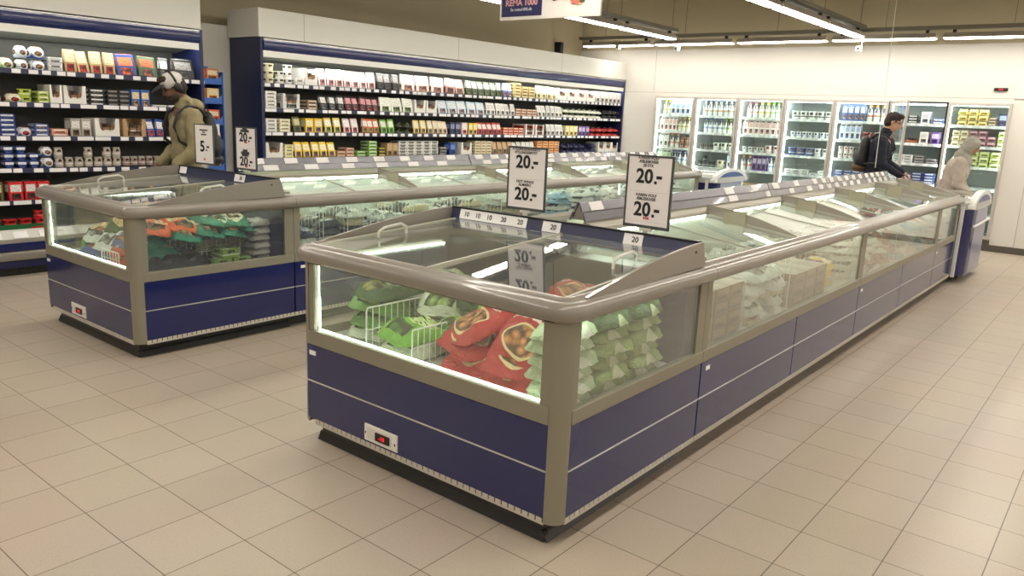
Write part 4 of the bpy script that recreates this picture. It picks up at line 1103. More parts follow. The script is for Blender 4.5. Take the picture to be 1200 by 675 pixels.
for q, (c1, c2) in enumerate((((222, 92, 40), (214, 160, 84)), ((206, 120, 60), (150, 96, 60)), ((232, 200, 130), (222, 110, 50)))):
    bm_ = MB(); bm_.box(-.07, .07, 0, .07, 0, .13); packs.append(bm_.mesh('biscuit_pack', [packmat('biscuit%d' % q, c1, (244, 226, 190), c2, 0)], bevel=.003))
lev = ['lowest', 'second lowest', 'third lowest', 'middle', 'third highest', 'second highest', 'highest']
for i, z in enumerate(dz):
    for j in range(2):
        place(packs[(i*2+j) % 3], 'food_carton', (-7.80, DY0+.08+.15*j, z), (0, 0, R(90)), 'orange and cream food pack, %s one in the %s tray of the blue display' % (['left', 'right'][j], lev[i]), 'food pack', 'food packs in the blue display')

# ================================================================ GLASS DOOR FRIDGES in the back wall
FZ = [1.68, 1.40, 1.12, .83, .45]
bays = [
 [[(.05,.3,'bottle','bottleyellow',1,'yellow drink bottle'),(.3,.98,'milk','milkblue',1,'white and blue milk carton')],
  [(.03,.5,'milk','milkred',1,'white milk carton with red print'),(.5,.98,'bottle','bottleyellow',1,'pale yellow juice bottle')],
  [(.03,.3,'milk','white',1,'plain white carton'),(.3,.6,'bottle','multicolor',1,'white bottle with orange print'),(.6,.98,'cup','brown',2,'brown stacked cup')],
  [(.03,.4,'milk','milkgreen',1,'white and green carton'),(.4,.98,'bottle','milkblue',1,'blue-capped milk bottle')], [(.03,.98,'milk','milkgreen',1,'low green carton')]],
 [[(.03,.98,'bottle','bottleclear',1,'clear bottle with muted print')], [(.1,.6,'bottle','milkblue',1,'white bottle with a blue cap'),(.6,.98,'bottle','milkgreen',1,'pale bottle with a green cap')],
  [(.03,.4,'cup','darkgrey',2,'dark grey cup'),(.4,.98,'bucket','whitegreen',2,'white and green pail')], [(.03,.5,'cup','blackwhite',2,'dark and white cup'),(.5,.8,'bucket','cream',1,'cream pail'),(.8,.98,'milk','milkblue',1,'light blue carton')], []],
 [[(.05,.35,'bottle','milkred',1,'bottle with a pink cap'),(.35,.65,'bottle','bottleyellow',1,'bottle with a yellow cap'),(.65,.98,'bottle','milkgreen',1,'bottle with a lime cap')],
  [(.03,.98,'milk','milkred',1,'white and pink carton')], [(.03,.6,'cup','whitegrey',1,'pale grey cup'),(.6,.98,'bucket','pinkwhite',1,'pinkish pail')],
  [(.03,.35,'bottle','multicolor',1,'white bottle with red print'),(.35,.7,'milk','purple',1,'purple carton'),(.7,.98,'bottle','milkblue',1,'white bottle with blue print')], [(.05,.9,'carton','kraft',1,'brown kraft carton')]],
 [[(.03,.98,'bucket','whiteblack',1,'white pail with a grey lid')], [(.05,.98,'cup','milkblue',1,'small white and blue cup')],
  [(.03,.65,'bucket','bluewhite',1,'royal blue and white pail'),(.65,.98,'bucket','whitegrey',1,'pale pail')], [(.03,.98,'flat','whitegrey',2,'flat pale pack')], []],
 [[(.05,.55,'milk','bluewhite',1,'blue and white carton'),(.55,.98,'bottle','multicolor',1,'orange printed bottle')], [(.05,.5,'milk','milkblue',1,'blue topped carton'),(.5,.98,'bucket','redwhite',1,'red and white pail')],
  [(.05,.4,'cup','milkred',2,'white and pink cup'),(.4,.98,'carton','black',1,'black carton')], [(.05,.98,'flat','bluestripe',3,'blue striped pack')], [(.3,.98,'bucket','whitegreen',1,'white pail with green print')]],
 [[(.28,.5,'flat','blackwhite',3,'black and white pack'),(.5,.75,'carton','whitegrey',1,'pale grey box'),(.75,.98,'flat','bluewhite',3,'blue and white pack')],
  [(.28,.55,'bag','brown',1,'brown crumpled bag'),(.55,.75,'carton','white',1,'white small box'),(.75,.98,'carton','purple',1,'dark purple box')],
  [(.1,.5,'flat','whitegrey',3,'grey and white pack'),(.5,.98,'flat','darkgrey',3,'dark grey pack')], [(.05,.5,'flat','white',3,'white flat pack'),(.5,.98,'flat','bluestripe',4,'blue flat pack')], [(.05,.98,'flat','navy',5,'navy flat pack')]],
 [[(.1,.65,'eggs','eggyellow',3,'yellow dessert pack'),(.65,.8,'flat','brownwhite',3,'brown and white pack'),(.82,.98,'carton','navy',1,'dark blue box')],
  [(.05,.35,'eggs','beige',3,'beige dessert pack'),(.35,.85,'eggs','pinkdark',4,'pink and dark dessert pack'),(.87,.98,'eggs','greenyellow',3,'green dessert pack')],
  [(.05,.4,'bag','white',2,'crumpled white bag'),(.4,.98,'eggs','greenyellow',3,'lime green dessert pack')], [], []],
]
PITCHX = (FX1-FX0)/7
NB = ['leftmost', 'second', 'third', 'fourth', 'fifth', 'open sixth', 'rightmost']
FR = mat('door_frame', (206, 203, 196), .3, .3)
for i in range(7):
    a, b_ = FX0+PITCHX*i, FX0+PITCHX*(i+1); yb = YB
    t = thing('glass_door_fridge', ['leftmost glass door fridge, full of cartons and juice bottles', 'second glass door fridge from the left, with bottles and pails', 'third glass door fridge from the left, with coloured bottle caps',
              'fourth glass door fridge from the left, with white and blue pails', 'fifth glass door fridge, left of the open door', 'fridge with its glass door open and a black inner frame',
              'rightmost glass door fridge behind the woman in a headscarf'][i], 'fridge', ((a+b_)/2, yb+.3, .15))
    m = MB(); m.box(a+.005, a+.02, yb+.06, yb+.75, .15, FZ1); m.box(b_-.02, b_-.005, yb+.06, yb+.75, .15, FZ1); m.box(a+.02, b_-.02, yb+.06, yb+.75, FZ1-.02, FZ1); m.box(a+.02, b_-.02, yb+.06, yb+.75, .15, .17)
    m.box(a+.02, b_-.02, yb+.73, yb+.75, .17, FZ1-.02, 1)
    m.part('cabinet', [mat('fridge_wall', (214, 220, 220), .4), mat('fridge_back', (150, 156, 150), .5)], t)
    fm_ = BLACK if i == 5 else FR
    m = MB(); m.box(a, a+.022, yb-.01, yb+.06, .15, FZ1); m.box(b_-.022, b_, yb-.01, yb+.06, .15, FZ1); m.box(a+.022, b_-.022, yb-.01, yb+.06, FZ1-.022, FZ1); m.box(a+.022, b_-.022, yb-.01, yb+.06, .15, .18)
    m.part('outer_frame', fm_, t)
    for xx in (a+.022, b_-.034):
        MB().box(xx, xx+.012, yb+.062, yb+.075, .2, FZ1-.05).part('light_tube', FRIDGELAMP, t)
    MB().box(a+.05, b_-.05, yb+.07, yb+.09, FZ1-.045, FZ1-.03).part('light_tube', FRIDGELAMP, t)
    for k, z in enumerate(FZ):
        m = MB(); m.box(a+.03, b_-.03, yb+.10, yb+.66, z-.014, z); sh = m.part('shelf', mat('white_shelf', (222, 226, 226), .4), t)
        m = MB(); m.box(a+.03, b_-.03, yb+.092, yb+.10, z-.032, z+.008, 0); m.mi = 1; rr = random.Random(i*9+k); x = a+.05
        while x < b_-.12: m.box(x, x+.06, yb+.0905, yb+.092, z-.028, z+.004); x += rr.choice([.08, .12, .16])
        m.part('price_rail', [mat('clear_rail', (206, 214, 216), .3), TAG], sh)
        for (u0, u1, kind, key, st, desc) in bays[i][k]:
            lab = (desc, '%s shelf, %s fridge' % (['top', 'second', 'third', 'fourth', 'lowest'][k], NB[i]))
            fill(kind, key, st, a+.04+(b_-a-.08)*u0, a+.04+(b_-a-.08)*u1, z, yb+.115, 'y', lab, '%s in the %s fridge, %s shelf' % (desc, NB[i], ['top', 'second', 'third', 'fourth', 'lowest'][k]), 1.14 if kind in ('bottle', 'milk') else 1.1, .26)
    # the door: frame, pane and handle; the sixth stands open on its left hinge
    d = thing('door', None, None, (0, 0, 0)); d.parent = t
    hx = a+.004+(.03 if i == 5 else 0)
    W = PITCHX-.008
    d.location = (hx-(a+b_)/2, -.3-.012, 0)
    if i == 5: d.rotation_euler = (0, 0, R(-60))
    q = .038
    m = MB(); m.box(0, q, -.03, 0, .02, FZ1-.155); m.box(W-q, W, -.03, 0, .02, FZ1-.155); m.box(q, W-q, -.03, 0, .02, .02+q); m.box(q, W-q, -.03, 0, FZ1-.155-q, FZ1-.155)
    m.part('door_frame', FR, d, world=False, bevel=.003)
    MB().box(q, W-q, -.018, -.012, .02+q, FZ1-.155-q).part('glass_pane', GL_DOOR, d, world=False)
    MB().tube([(W-.02, -.03, .75), (W-.02, -.06, .78), (W-.02, -.06, 1.0), (W-.02, -.03, 1.03)], .008, 8).part('handle', FR, d, world=False, smooth=60)

# ================================================================ FREEZER CONTENTS
def bagmesh(key, kind, w, l, h, seed, mats=None, **k):
    m = MB(); m.pillow(w, l, h, seed, **k)
    return m.mesh('bag_mesh', mats or [packmat(key+str(kind), *PM[key], kind, True)], smooth=75)
def basket_divider(a, b, z0, z1, label, group=None, pitch=.035):
    m = MB(); wire_panel(m, a, b, z0, z1, pitch)
    return m.thing('wire_divider', WIRE, (a[0], a[1], z0), label, 'wire divider', group)
PM.update(chicken=((190, 34, 36), (244, 226, 220), (226, 150, 84)), leaf=((96, 150, 66), (214, 226, 190), (60, 96, 40)), leafdark=((52, 84, 44), (190, 200, 160), (150, 150, 70)),
          brightleaf=((120, 186, 60), (200, 226, 150), (80, 130, 40)), whiteleaf=((214, 222, 200), (240, 244, 232), (150, 180, 110)), palegreen=((150, 172, 112), (206, 214, 180), (110, 130, 80)),
          teal=((40, 122, 96), (206, 196, 160), (150, 120, 80)), orangebag=((214, 96, 56), (220, 190, 150), (120, 90, 60)), blackbag=((26, 28, 36), (90, 94, 104), (50, 52, 60)),
          greybag=((150, 146, 144), (190, 186, 182), (110, 106, 104)), vegdark=((50, 84, 44), (222, 196, 140), (214, 120, 66)), bluebag=((86, 100, 150), (200, 204, 214), (170, 120, 90)),
          paleice=((212, 216, 210), (236, 238, 234), (140, 144, 136)), frost=((230, 232, 228), (244, 244, 240), (160, 150, 140)), redfrost=((226, 222, 218), (214, 90, 84), (150, 70, 60)), darkmix=((60, 66, 66), (190, 196, 190), (110, 100, 80)), straw=((190, 176, 140), (220, 212, 190), (140, 120, 90)), iceblue=((150, 190, 214), (226, 234, 238), (110, 140, 170)),
          brownbox=((120, 92, 66), (150, 120, 88), (100, 76, 54)), cleargreen=((196, 214, 176), (238, 242, 228), (130, 160, 96)))
ZF = .494
ckn = [bagmesh('chicken', 2, .27, .33, .075, s) for s in (1, 2, 3)]
lfs = [bagmesh(k, 0, .24, .28, .07, s) for k, s in (('leaf', 4), ('leafdark', 5), ('brightleaf', 6), ('whiteleaf', 7), ('vegdark', 8))]
# the red chicken bags at the front window of the near end freezer
for i, (x, y, z, rx, ry, rz, lab) in enumerate([
    (-1.80, 2.38, ZF+.003, 2, 2, -8, 'red chicken bag lowest at the near window, right pile'),
    (-2.06, 2.40, ZF+.003, 0, -3, 12, 'red chicken bag lowest at the near window, left pile'),
    (-1.82, 2.38, ZF+.070, 6, 4, 14, 'red chicken bag second from below, right pile at near window'),
    (-2.08, 2.41, ZF+.073, -2, 6, -20, 'red chicken bag jutting out under the topmost left one'),
    (-1.80, 2.40, ZF+.17, 34, 8, 10, 'red chicken bag tilted up against the near window, right of centre'),
    (-2.05, 2.42, ZF+.175, 24, -8, -26, 'topmost red chicken bag at the near window, turned askew'),
    (-1.90, 2.76, ZF+.20, 4, 0, 80, 'red chicken bag lying behind the front pile'),
    (-1.78, 2.68, ZF+.285, 3, 4, 30, 'red chicken bag on top, seen through the glass lid')]):
    place(ckn[i % 3], 'frozen_chicken_bag', (x, y, z), (R(rx), R(ry), R(rz)), lab, 'frozen food bag', 'red chicken bags in the near end freezer')
m = MB(); m.box(-2.02, -1.69, 2.60, 2.95, ZF, ZF+.19); m.thing('frozen_carton', PK('brownbox'), (-1.84, 2.78, ZF), 'brown carton under the red bags in the near end freezer', 'carton', bevel=.004)
for i, (x, y, z, rx, ry, rz, k, lab) in enumerate([
    (-2.72, 2.42, ZF+.002, 0, 0, 10, 3, 'pale green vegetable bag lowest in the left pile of near freezer'),
    (-2.70, 2.42, ZF+.066, 3, -3, -8, 0, 'green vegetable bag second from below in the left pile'),
    (-2.71, 2.41, ZF+.132, -3, 3, 14, 0, 'green vegetable bag third from below in the left pile'),
    (-2.69, 2.43, ZF+.198, 5, 0, -14, 1, 'dark green vegetable bag on top of the left pile'),
    (-2.40, 2.34, ZF+.002, 0, 0, 4, 3, 'grey-green vegetable bag lowest beside the wire basket'),
    (-2.41, 2.34, ZF+.072, 4, 2, -10, 2, 'bright green vegetable bag in the small wire basket'),
    (-2.47, 2.62, ZF+.18, 24, 0, 20, 3, 'white and green vegetable bag leaning behind the wire basket'),
    (-2.60, 2.72, ZF+.21, 10, 0, -6, 0, 'green vegetable bag with a white corner at the back left'),
    (-2.30, 2.68, ZF+.20, 14, 6, 30, 4, 'dark mixed vegetable bag at the back of near end freezer'),
    (-2.22, 2.47, ZF+.10, 8, -8, -20, 2, 'bright green vegetable bag against the red bags'),
    (-2.14, 2.66, ZF+.19, 22, 0, 10, 2, 'shiny lime green bag behind the topmost red bag')]):
    place(lfs[k], 'frozen_vegetable_bag', (x, y, z), (R(rx), R(ry), R(rz)), lab, 'frozen food bag', 'green bags in the near end freezer')
for i, (x0, xe, y0_, ye, z1, n) in enumerate([(-2.72, -2.26, 2.58, 3.05, .17, 1), ]):
    m = MB(); m.box(x0, xe, y0_, ye, ZF, ZF+z1); m.thing('frozen_carton', PK('paleice'), ((x0+xe)/2, (y0_+ye)/2, ZF), 'pale carton under the vegetable bags of the near end freezer', 'carton', bevel=.004)
basket_divider((-2.56, 2.19), (-2.56, 2.56), ZF, ZF+.20, 'white wire divider left of the bright green bag')
basket_divider((-2.27, 2.19), (-2.27, 2.40), ZF, ZF+.16, 'white wire divider between green and red bags')
m = MB()
for k in range(44): m.tube([(-2.84+.03*k, 2.16, ZF+.001), (-2.84+.03*k, 2.27, ZF+.001)], .0022, 5)
m.tube([(-2.86, 2.17, ZF+.003), (-1.53, 2.17, ZF+.003)], .003, 5)
m.thing('wire_shelf', WIRE, (-2.2, 2.2, ZF), 'white wire shelf edge along the near front window', 'wire shelf')
# the stacked pale green bags along the right side window
pg = [bagmesh('cleargreen', 4, .25, .18, .06, 20+s, crump=.25, seal=.05) for s in range(2)] + [bagmesh('palegreen', 4, .25, .18, .062, 30+s, crump=.3, seal=.05) for s in range(3)] + [bagmesh('leafdark', 4, .25, .18, .065, 37, crump=.3, seal=.05)]
col = ['column at the corner', 'middle column', 'rear column']
lay = ['lowest', 'second', 'third', 'fourth', 'fifth', 'topmost']
for c in range(3):
    for k in range(6):
        me = pg[(k % 2) if c == 0 else 2+(k+c) % 3]
        if k == 5: me = pg[0] if c == 0 else pg[5]
        place(me, 'frozen_vegetable_bag', (-1.585 + (.01 if k % 2 else -.01), 2.30+.255*c, ZF+.052*k), (R(2*((k % 3)-1)), 0, R(90+180*(k % 2) + (k*37 % 11)-5)),
              '%s pale green bag in the %s along the right window' % (lay[k].capitalize(), col[c]), 'frozen food bag', 'pale green bags stacked at the right window of the near end freezer')
# dark cabinet wall behind the bags, long freezer contents
def pile(x0, x1, y0, y1, ztop, keys, label, cat, group, seed, dens=1.0, size=(.2, .26, .06)):
    rr = random.Random(seed); mes = [bagmesh(k, rr.choice([0, 0, 1]), *size, seed*10+i, nx=8, ny=10, crump=.35) for i, k in enumerate(keys)]
    side = lambda i, n: '' if n == 1 else ', ' + (['left side', 'right side'][i] if n == 2 else ['left side', 'middle', 'right side'][min(2, i)] if n == 3 else ORDW[i] + ' from left')
    nx = max(1, int((x1-x0)/(size[0]*.98))); ny = max(1, int((y1-y0)/(size[1]*.98)))
    nz = max(1, int((ztop-ZF)/(size[2]*.95)))
    for k in range(nz):
        for i in range(nx):
            for j in range(ny):
                if k < nz-2 and 0 < i < nx-1: continue        # hidden core
                if rr.random() > dens and k == nz-1: continue
                x = x0+(x1-x0)*(i+.5)/nx + rr.uniform(-.01, .01); y = y0+(y1-y0)*(j+.5)/ny+rr.uniform(-.015, .015)
                place(rr.choice(mes), 'frozen_food_bag', (x, y, ZF+.002+k*size[2]*.95), (R(rr.uniform(-5, 5)), R(rr.uniform(-4, 4)), R(rr.uniform(-18, 18)+90*rr.choice([0, 0, 1]) if size[0] > .18 else rr.uniform(-8, 8))), label + side(i, nx) + ('' if ny == 1 else ', %s row' % ORDW[j]) + ', %s layer' % ('top' if k == nz-1 else ORDW[k]), cat, group)
def boxes(x0, x1, y0, y1, n, nz, w, key, label, group, hz=.07):
    m = MB(); L_ = (y1-y0)/n; m.box(-(x1-x0)/2, (x1-x0)/2, 0, L_*.96, 0, hz*.97); me = m.mesh('carton_mesh', [PK(key)], bevel=.003)
    for i in range(n):
        for k in range(nz): place(me, 'frozen_food_box', ((x0+x1)/2, y0+L_*i, ZF+.001+hz*k), (0, 0, 0), label + ', %s stack, %s' % (ORDW[i], ['bottom', 'second up', 'third up', 'fourth up'][k]), 'food box', group)
m_ = [('brownbox', 'paleice'), ('straw', 'paleice'), ('paleice', 'whitegreen')]
xa, xb = AX1-.36, AX1-.07
boxes(xa, xb, 3.30, 3.80, 3, 4, .3, 'brownbox', 'brown box behind the first long window', 'brown boxes in the first long freezer')
basket_divider((-2.14, 3.84), (-1.52, 3.84), ZF, ZF+.28, 'wire divider beyond the brown boxes in the first long freezer')
pile(-2.12, -1.82, 3.28, 3.82, .78, ['paleice', 'straw'], 'pale bag beside the brown boxes', 'frozen food bag', 'pale bags beside the brown boxes', 51)
pile(-2.12, -1.52, 3.88, 4.42, .80, ['paleice', 'straw', 'frost'], 'pale bag, near island first bay', 'frozen food bag', 'pale bags in the first long freezer, first bay', 52)
basket_divider((-2.14, 4.50), (-1.52, 4.50), ZF, ZF+.34, 'wire divider in the middle of the first long freezer')
boxes(xa, xb, 4.56, 5.16, 3, 3, .3, 'brownbox', 'brown box, near island second bay', 'brown boxes in the second bay of the near island')
pile(-2.12, -1.82, 4.56, 5.6, .80, ['frost', 'paleice'], 'white bag, near island second bay', 'frozen food bag', 'pale bags in the second bay of the near island', 53)
pile(-1.80, -1.52, 5.2, 5.66, .72, ['straw', 'yellow'], 'straw-coloured bag, near island second bay', 'frozen food bag', 'straw bags at the end of the first long freezer', 54)
basket_divider((-2.14, 5.75), (-1.52, 5.75), ZF, ZF+.34, 'wire divider where the second long freezer begins')
pile(-2.12, -1.52, 5.80, 6.9, .80, ['paleice', 'frost', 'frost', 'meat'], 'frosty bag, near island third bay', 'frozen food bag', 'frosty bags in the second long freezer, near half', 55)
basket_divider((-2.14, 6.97), (-1.52, 6.97), ZF, ZF+.34, 'wire divider halfway along the second long freezer')
pile(-2.12, -1.52, 7.02, 8.15, .80, ['iceblue', 'frost', 'paleice', 'redfrost'], 'frosty bag, near island fourth bay', 'frozen food bag', 'pale blue bags in the second long freezer, far half', 56)
pile(-2.12, -1.52, 8.3, 9.0, .78, ['paleice', 'frost', 'redfrost'], 'frosty bag, near island last freezer', 'frozen food bag', 'white bags in the last freezer of the near island', 57)

# left end freezer: green/orange bags at its front window, teal and orange bags at its side window
def heap(specs, name, group):
    for (key, kind, w, l, h, x, y, z, rx, ry, rz, lab) in specs:
        place(bagmesh(key, kind, w, l, h, int(abs(x*1000+y*77+z*31)), crump=.35), name, (x, y, z), (R(rx), R(ry), R(rz)), lab, 'frozen food bag', group)
heap([('teal', 0, .22, .3, .09, -4.80, 2.34, ZF, 0, 0, 12, 'green-teal bag lowest at the right end of the left freezer window'),
      ('teal', 0, .22, .28, .08, -4.79, 2.36, ZF+.08, 8, 4, -12, 'green-teal bag second from below at the left freezer window'),
      ('teal', 0, .22, .28, .08, -4.82, 2.38, ZF+.15, 12, 0, 16, 'green-teal bag on top at the left freezer window'),
      ('orangebag', 1, .18, .24, .07, -5.04, 2.32, ZF, 0, 0, 6, 'orange bag lowest beside the teal bags'),
      ('orangebag', 1, .18, .24, .07, -5.05, 2.33, ZF+.065, 6, 0, -10, 'orange bag lying on another beside the teal bags'),
      ('bluebag', 0, .18, .24, .07, -5.05, 2.36, ZF+.13, 10, 0, 12, 'blue bag on the orange bags at the window'),
      ('bluebag', 0, .2, .28, .08, -5.30, 2.36, ZF, 0, 0, -8, 'bluish bag lowest in the middle of the left freezer window'),
      ('paleice', 0, .2, .28, .08, -5.29, 2.36, ZF+.07, 5, 3, 10, 'whitish bag in the middle of the left freezer window'),
      ('bluebag', 0, .2, .28, .08, -5.52, 2.36, ZF, 0, 0, 20, 'blue-grey bag lower left behind the window'),
      ('paleice', 0, .2, .26, .07, -5.53, 2.38, ZF+.075, -6, 5, -16, 'pale glossy bag on the left behind the window'),
      ('vegdark', 0, .24, .3, .08, -5.52, 2.66, ZF+.235, 14, 0, 16, 'dark vegetable bag with orange print, back left'),
      ('vegdark', 1, .24, .3, .08, -5.28, 2.68, ZF+.24, 12, 4, -14, 'dark green bag with orange print, back middle'),
      ('vegdark', 0, .24, .3, .08, -5.05, 2.66, ZF+.235, 16, -4, 10, 'dark green bag with orange print, back right'),
      ('leaf', 0, .22, .28, .08, -5.66, 2.40, ZF, 0, 0, 80, 'green bag lowest at the far left of the left freezer window'),
      ('vegdark', 0, .22, .28, .08, -5.66, 2.44, ZF+.08, 8, 0, 70, 'dark green bag above the green one at far left window'),
      ('orangebag', 0, .18, .22, .06, -5.20, 2.50, ZF+.15, 14, 0, 50, 'orange printed bag in the middle of the left freezer heap'),
      ('leaf', 0, .2, .26, .07, -4.98, 2.52, ZF+.17, 10, 0, -40, 'green bag just behind the blue bag'),
      ('vegdark', 1, .24, .3, .08, -5.42, 2.50, ZF+.17, 8, 0, 40, 'dark vegetable bag lying forward of the others')], 'frozen_vegetable_bag', 'bags at the front window of the left end freezer')
m = MB(); m.box(-5.66, -5.12, 2.54, 3.04, ZF, ZF+.23); m.thing('frozen_carton', PK('leafdark'), (-5.3, 2.8, ZF), 'dark green carton under the bags in the left end freezer', 'carton', bevel=.004)
basket_divider((-4.86, 2.52), (-5.50, 2.52), ZF, ZF+.16, 'white wire divider across the left end freezer, behind the front bags')
basket_divider((-5.17, 2.20), (-4.93, 2.20), ZF+.0, ZF+.10, 'low white wire divider by the orange bags')
heap([('blackbag', 0, .2, .22, .07, -4.71, 2.36+.11*i, ZF+.002+.0*i, 0, 0, 80+7*i, 'black glossy bag %s at the side window' % p) for i, p in ((0, 'nearest the corner'), (1, 'second from the corner'), (2, 'third from the corner'))] +
     [('blackbag', 0, .18, .22, .06, -4.71, 2.38+.13*i, ZF+.06, 24, 0, 70+17*i, 'black glossy bag on top, %s' % p) for i, p in ((0, 'by the corner post'), (1, 'left of the green boxes'))] +
     [('teal', 0, .2, .26, .06, -4.70, 2.50+.15*i, ZF+.20+.012*(i % 2), 6, 12, 80+9*i, 'teal bag in the upper heap, %s' % p) for i, p in ((0, 'nearest the corner'), (1, 'second along'), (2, 'third along'), (3, 'last along'))] +
     [('orangebag', 0, .2, .24, .055, -4.74, 2.34+.16*i, ZF+.255, 8, 10, 60+25*i, 'orange bag on the teal heap, %s' % p) for i, p in ((0, 'near the corner'), (1, 'in the middle'))] +
     [('teal', 1, .2, .26, .055, -4.72, 2.72+.14*i, ZF+.265, 4, 8, 100-25*i, 'teal bag topmost, %s' % p) for i, p in ((0, 'behind the orange bags'), (1, 'beside the grey bags'))], 'frozen_fish_bag', 'bags at the side window of the left end freezer')
m = MB(); m.box(-.07, .07, 0, .125, 0, .06); gb = m.mesh('green_box', [packmat('greenbox', (116, 146, 62), (214, 222, 196), (90, 120, 50), 3)], bevel=.003)
for (y, z, lab) in ((2.64, 0, 'green box, lower left of the small stack at the side window'), (2.78, 0, 'green box, lower right of the small stack at the side window'), (2.70, .062, 'green box on top of the small stack')):
    place(gb, 'frozen_food_box', (-4.64, y, ZF+z), (0, 0, 0), lab, 'food box', 'green boxes at the side window of the left end freezer')
gm = [bagmesh('greybag', 0, .15, .17, .052, 70+s, crump=.2, nx=8, ny=8) for s in range(2)]
for k in range(6): place(gm[k % 2], 'frozen_food_bag', (-4.645, 3.01, ZF+.001+.049*k), (0, 0, R(180*(k % 2)+4)), '%s grey bag in the stack at the side window' % lay[k].capitalize(), 'frozen food bag', 'grey bags stacked at the side window of the left end freezer')
basket_divider((-4.72, 2.22), (-4.72, 2.92), ZF, ZF+.19, 'white wire divider along the side window of the left end freezer')
m = MB(); m.box(-5.1, -4.80, 2.6, 3.06, ZF, ZF+.18); m.thing('frozen_carton', PK('teal'), (-4.95, 2.8, ZF), 'teal carton supporting the heap of teal bags', 'carton', bevel=.004)

# left island long freezers: many wire dividers with bags between
for i in range(11):
    y = 3.30+.225*i
    basket_divider((-5.12, y), (-4.60, y), ZF, ZF+.33, '%s white wire divider from the near end, left island' % ORDW[i], 'white wire dividers in the left island', pitch=.04)
    if i < 10: pile(-5.10, -4.62, y+.01, y+.215, .70+.05*(i % 3), ['darkmix', 'paleice', 'straw'] if i % 3 else ['darkmix', 'navy', 'paleice'], 'bag between wires, %s bay, left island' % (['first', 'second', 'third', 'fourth', 'fifth', 'sixth', 'seventh', 'eighth', 'ninth', 'tenth'][i]),
                    'frozen food bag', 'bags between wire dividers, left island bay %d' % (i+1), 80+i, size=(.155, .2, .06))
pile(-5.10, -4.60, 5.80, 6.35, .82, ['straw', 'paleice'], 'straw-coloured bag, middle left freezer', 'frozen food bag', 'straw bags in the middle left freezer', 95)
pile(-5.10, -4.60, 6.4, 6.85, .80, ['iceblue', 'paleice'], 'ice blue bag, middle left freezer', 'frozen food bag', 'ice blue bags in the middle left freezer', 96)
pile(-5.10, -4.60, 6.9, 8.15, .82, ['paleice', 'frost'], 'whitish bag, middle left freezer', 'frozen food bag', 'whitish bags in the middle left freezer', 97)
pile(-5.10, -4.60, 8.3, 9.3, .80, ['paleice', 'leaf'], 'pale green bag, far left freezer', 'frozen food bag', 'pale green bags in the far left freezer', 98)

# ================================================================ ICE CREAM CHESTS at the island ends
def chest(xc, y0, label):
    t = thing('chest_freezer', label, 'freezer', (xc, y0+.55, 0))
    w, d = .62, 1.1
    x0, x1 = xc-w, xc+w
    r = .16
    ring = []
    for cx, cy, a0 in ((x1-r, y0+r, -90), (x1-r, y0+d-r, 0), (x0+r, y0+d-r, 90), (x0+r, y0+r, 180)):
        ring += [(cx+r*math.cos(R(a0+15*i)), cy+r*math.sin(R(a0+15*i))) for i in range(7)]
    MB().prism([(x, y, .09) for x, y in ring], (0, 0, .70)).part('body', BLUE, t, smooth=40)
    def bigger(q): return [(xc+(x-xc)*(1+q/w), y0+d/2+(y-y0-d/2)*(1+q/(d/2))) for x, y in ring]
    MB().prism([(x, y, .79) for x, y in bigger(.012)], (0, 0, .07)).part('rim', mat('chest_grey', (186, 186, 184), .35), t, smooth=40)
    # arched white ends
    for s, x in ((1, x1), (-1, x0)):
        arch = [(y0+d/2-(d/2+.0)*math.cos(math.pi*i/16), .80+.17*math.sin(math.pi*i/16)) for i in range(17)]
        m = MB(); m.prism([(x-s*.06, y, z) for y, z in arch], (s*.065, 0, 0)); m.part('end_cap', mat('chest_white', (226, 226, 222), .35), t, bevel=.004)
        m = MB(); m.prism([(x+s*.004, y0+d/2+(y-y0-d/2)*.8, .79+(z-.79)*.78) for y, z in arch], (s*.004, 0, 0)); m.part('blue_inlay', mat('chest_blue', (36, 62, 130), .3), t)
        m = MB(); m.tube([(x+s*.005, y0+.09, .62), (x+s*.02, y0+.09, .62), (x+s*.02, y0+d-.09, .64), (x+s*.005, y0+d-.09, .64)], .013, 8); m.part('bumper', mat('chest_white', (226, 226, 222)), t, smooth=60)
        m = MB(); m.prism([(x+s*.001, y0+.2, .11), (x+s*.001, y0+d-.2, .11), (x+s*.001, y0+d-.2, .79), (x+s*.001, y0+.2, .79)], (s*.004, 0, 0)); m.part('grey_side', mat('chest_side', (142, 144, 170), .25), t)
    for xx in (x1-.10, x0+.10):
        m = MB(); m.box(xx-.018, xx+.018, y0-.012, y0+.02, .07, .82); m.part('white_band', mat('chest_white', (226, 226, 222)), t, bevel=.006)
    m = MB(); arch = [(y0+d/2-(d/2-.04)*math.cos(math.pi*i/16), .82+.13*math.sin(math.pi*i/16)) for i in range(17)]
    m.prism([(x0+.06, y, z) for y, z in arch], (2*w-.12, 0, 0)); m.part('curved_lid', GL_LID, t, smooth=60)
    for xx in (x0+.2, x1-.2):
        for yy in (y0+.1, y0+d-.1):
            c = MB().lathe([(.03, -.012), (.03, .012)], 14).part('castor', BLACK, t, world=False)
            c.rotation_euler = (0, R(90), 0); c.location = (xx-xc, yy-y0-.55, .031)
            MB().box(xx-.02, xx+.02, yy-.015, yy+.015, .05, .09).part('castor_fork', BLACK, t)
    return t
chest(-1.955, 9.28, 'blue and white ice cream chest at the end of the near island')
chest(-5.0, 9.62, 'blue and white ice cream chest beyond the left island')

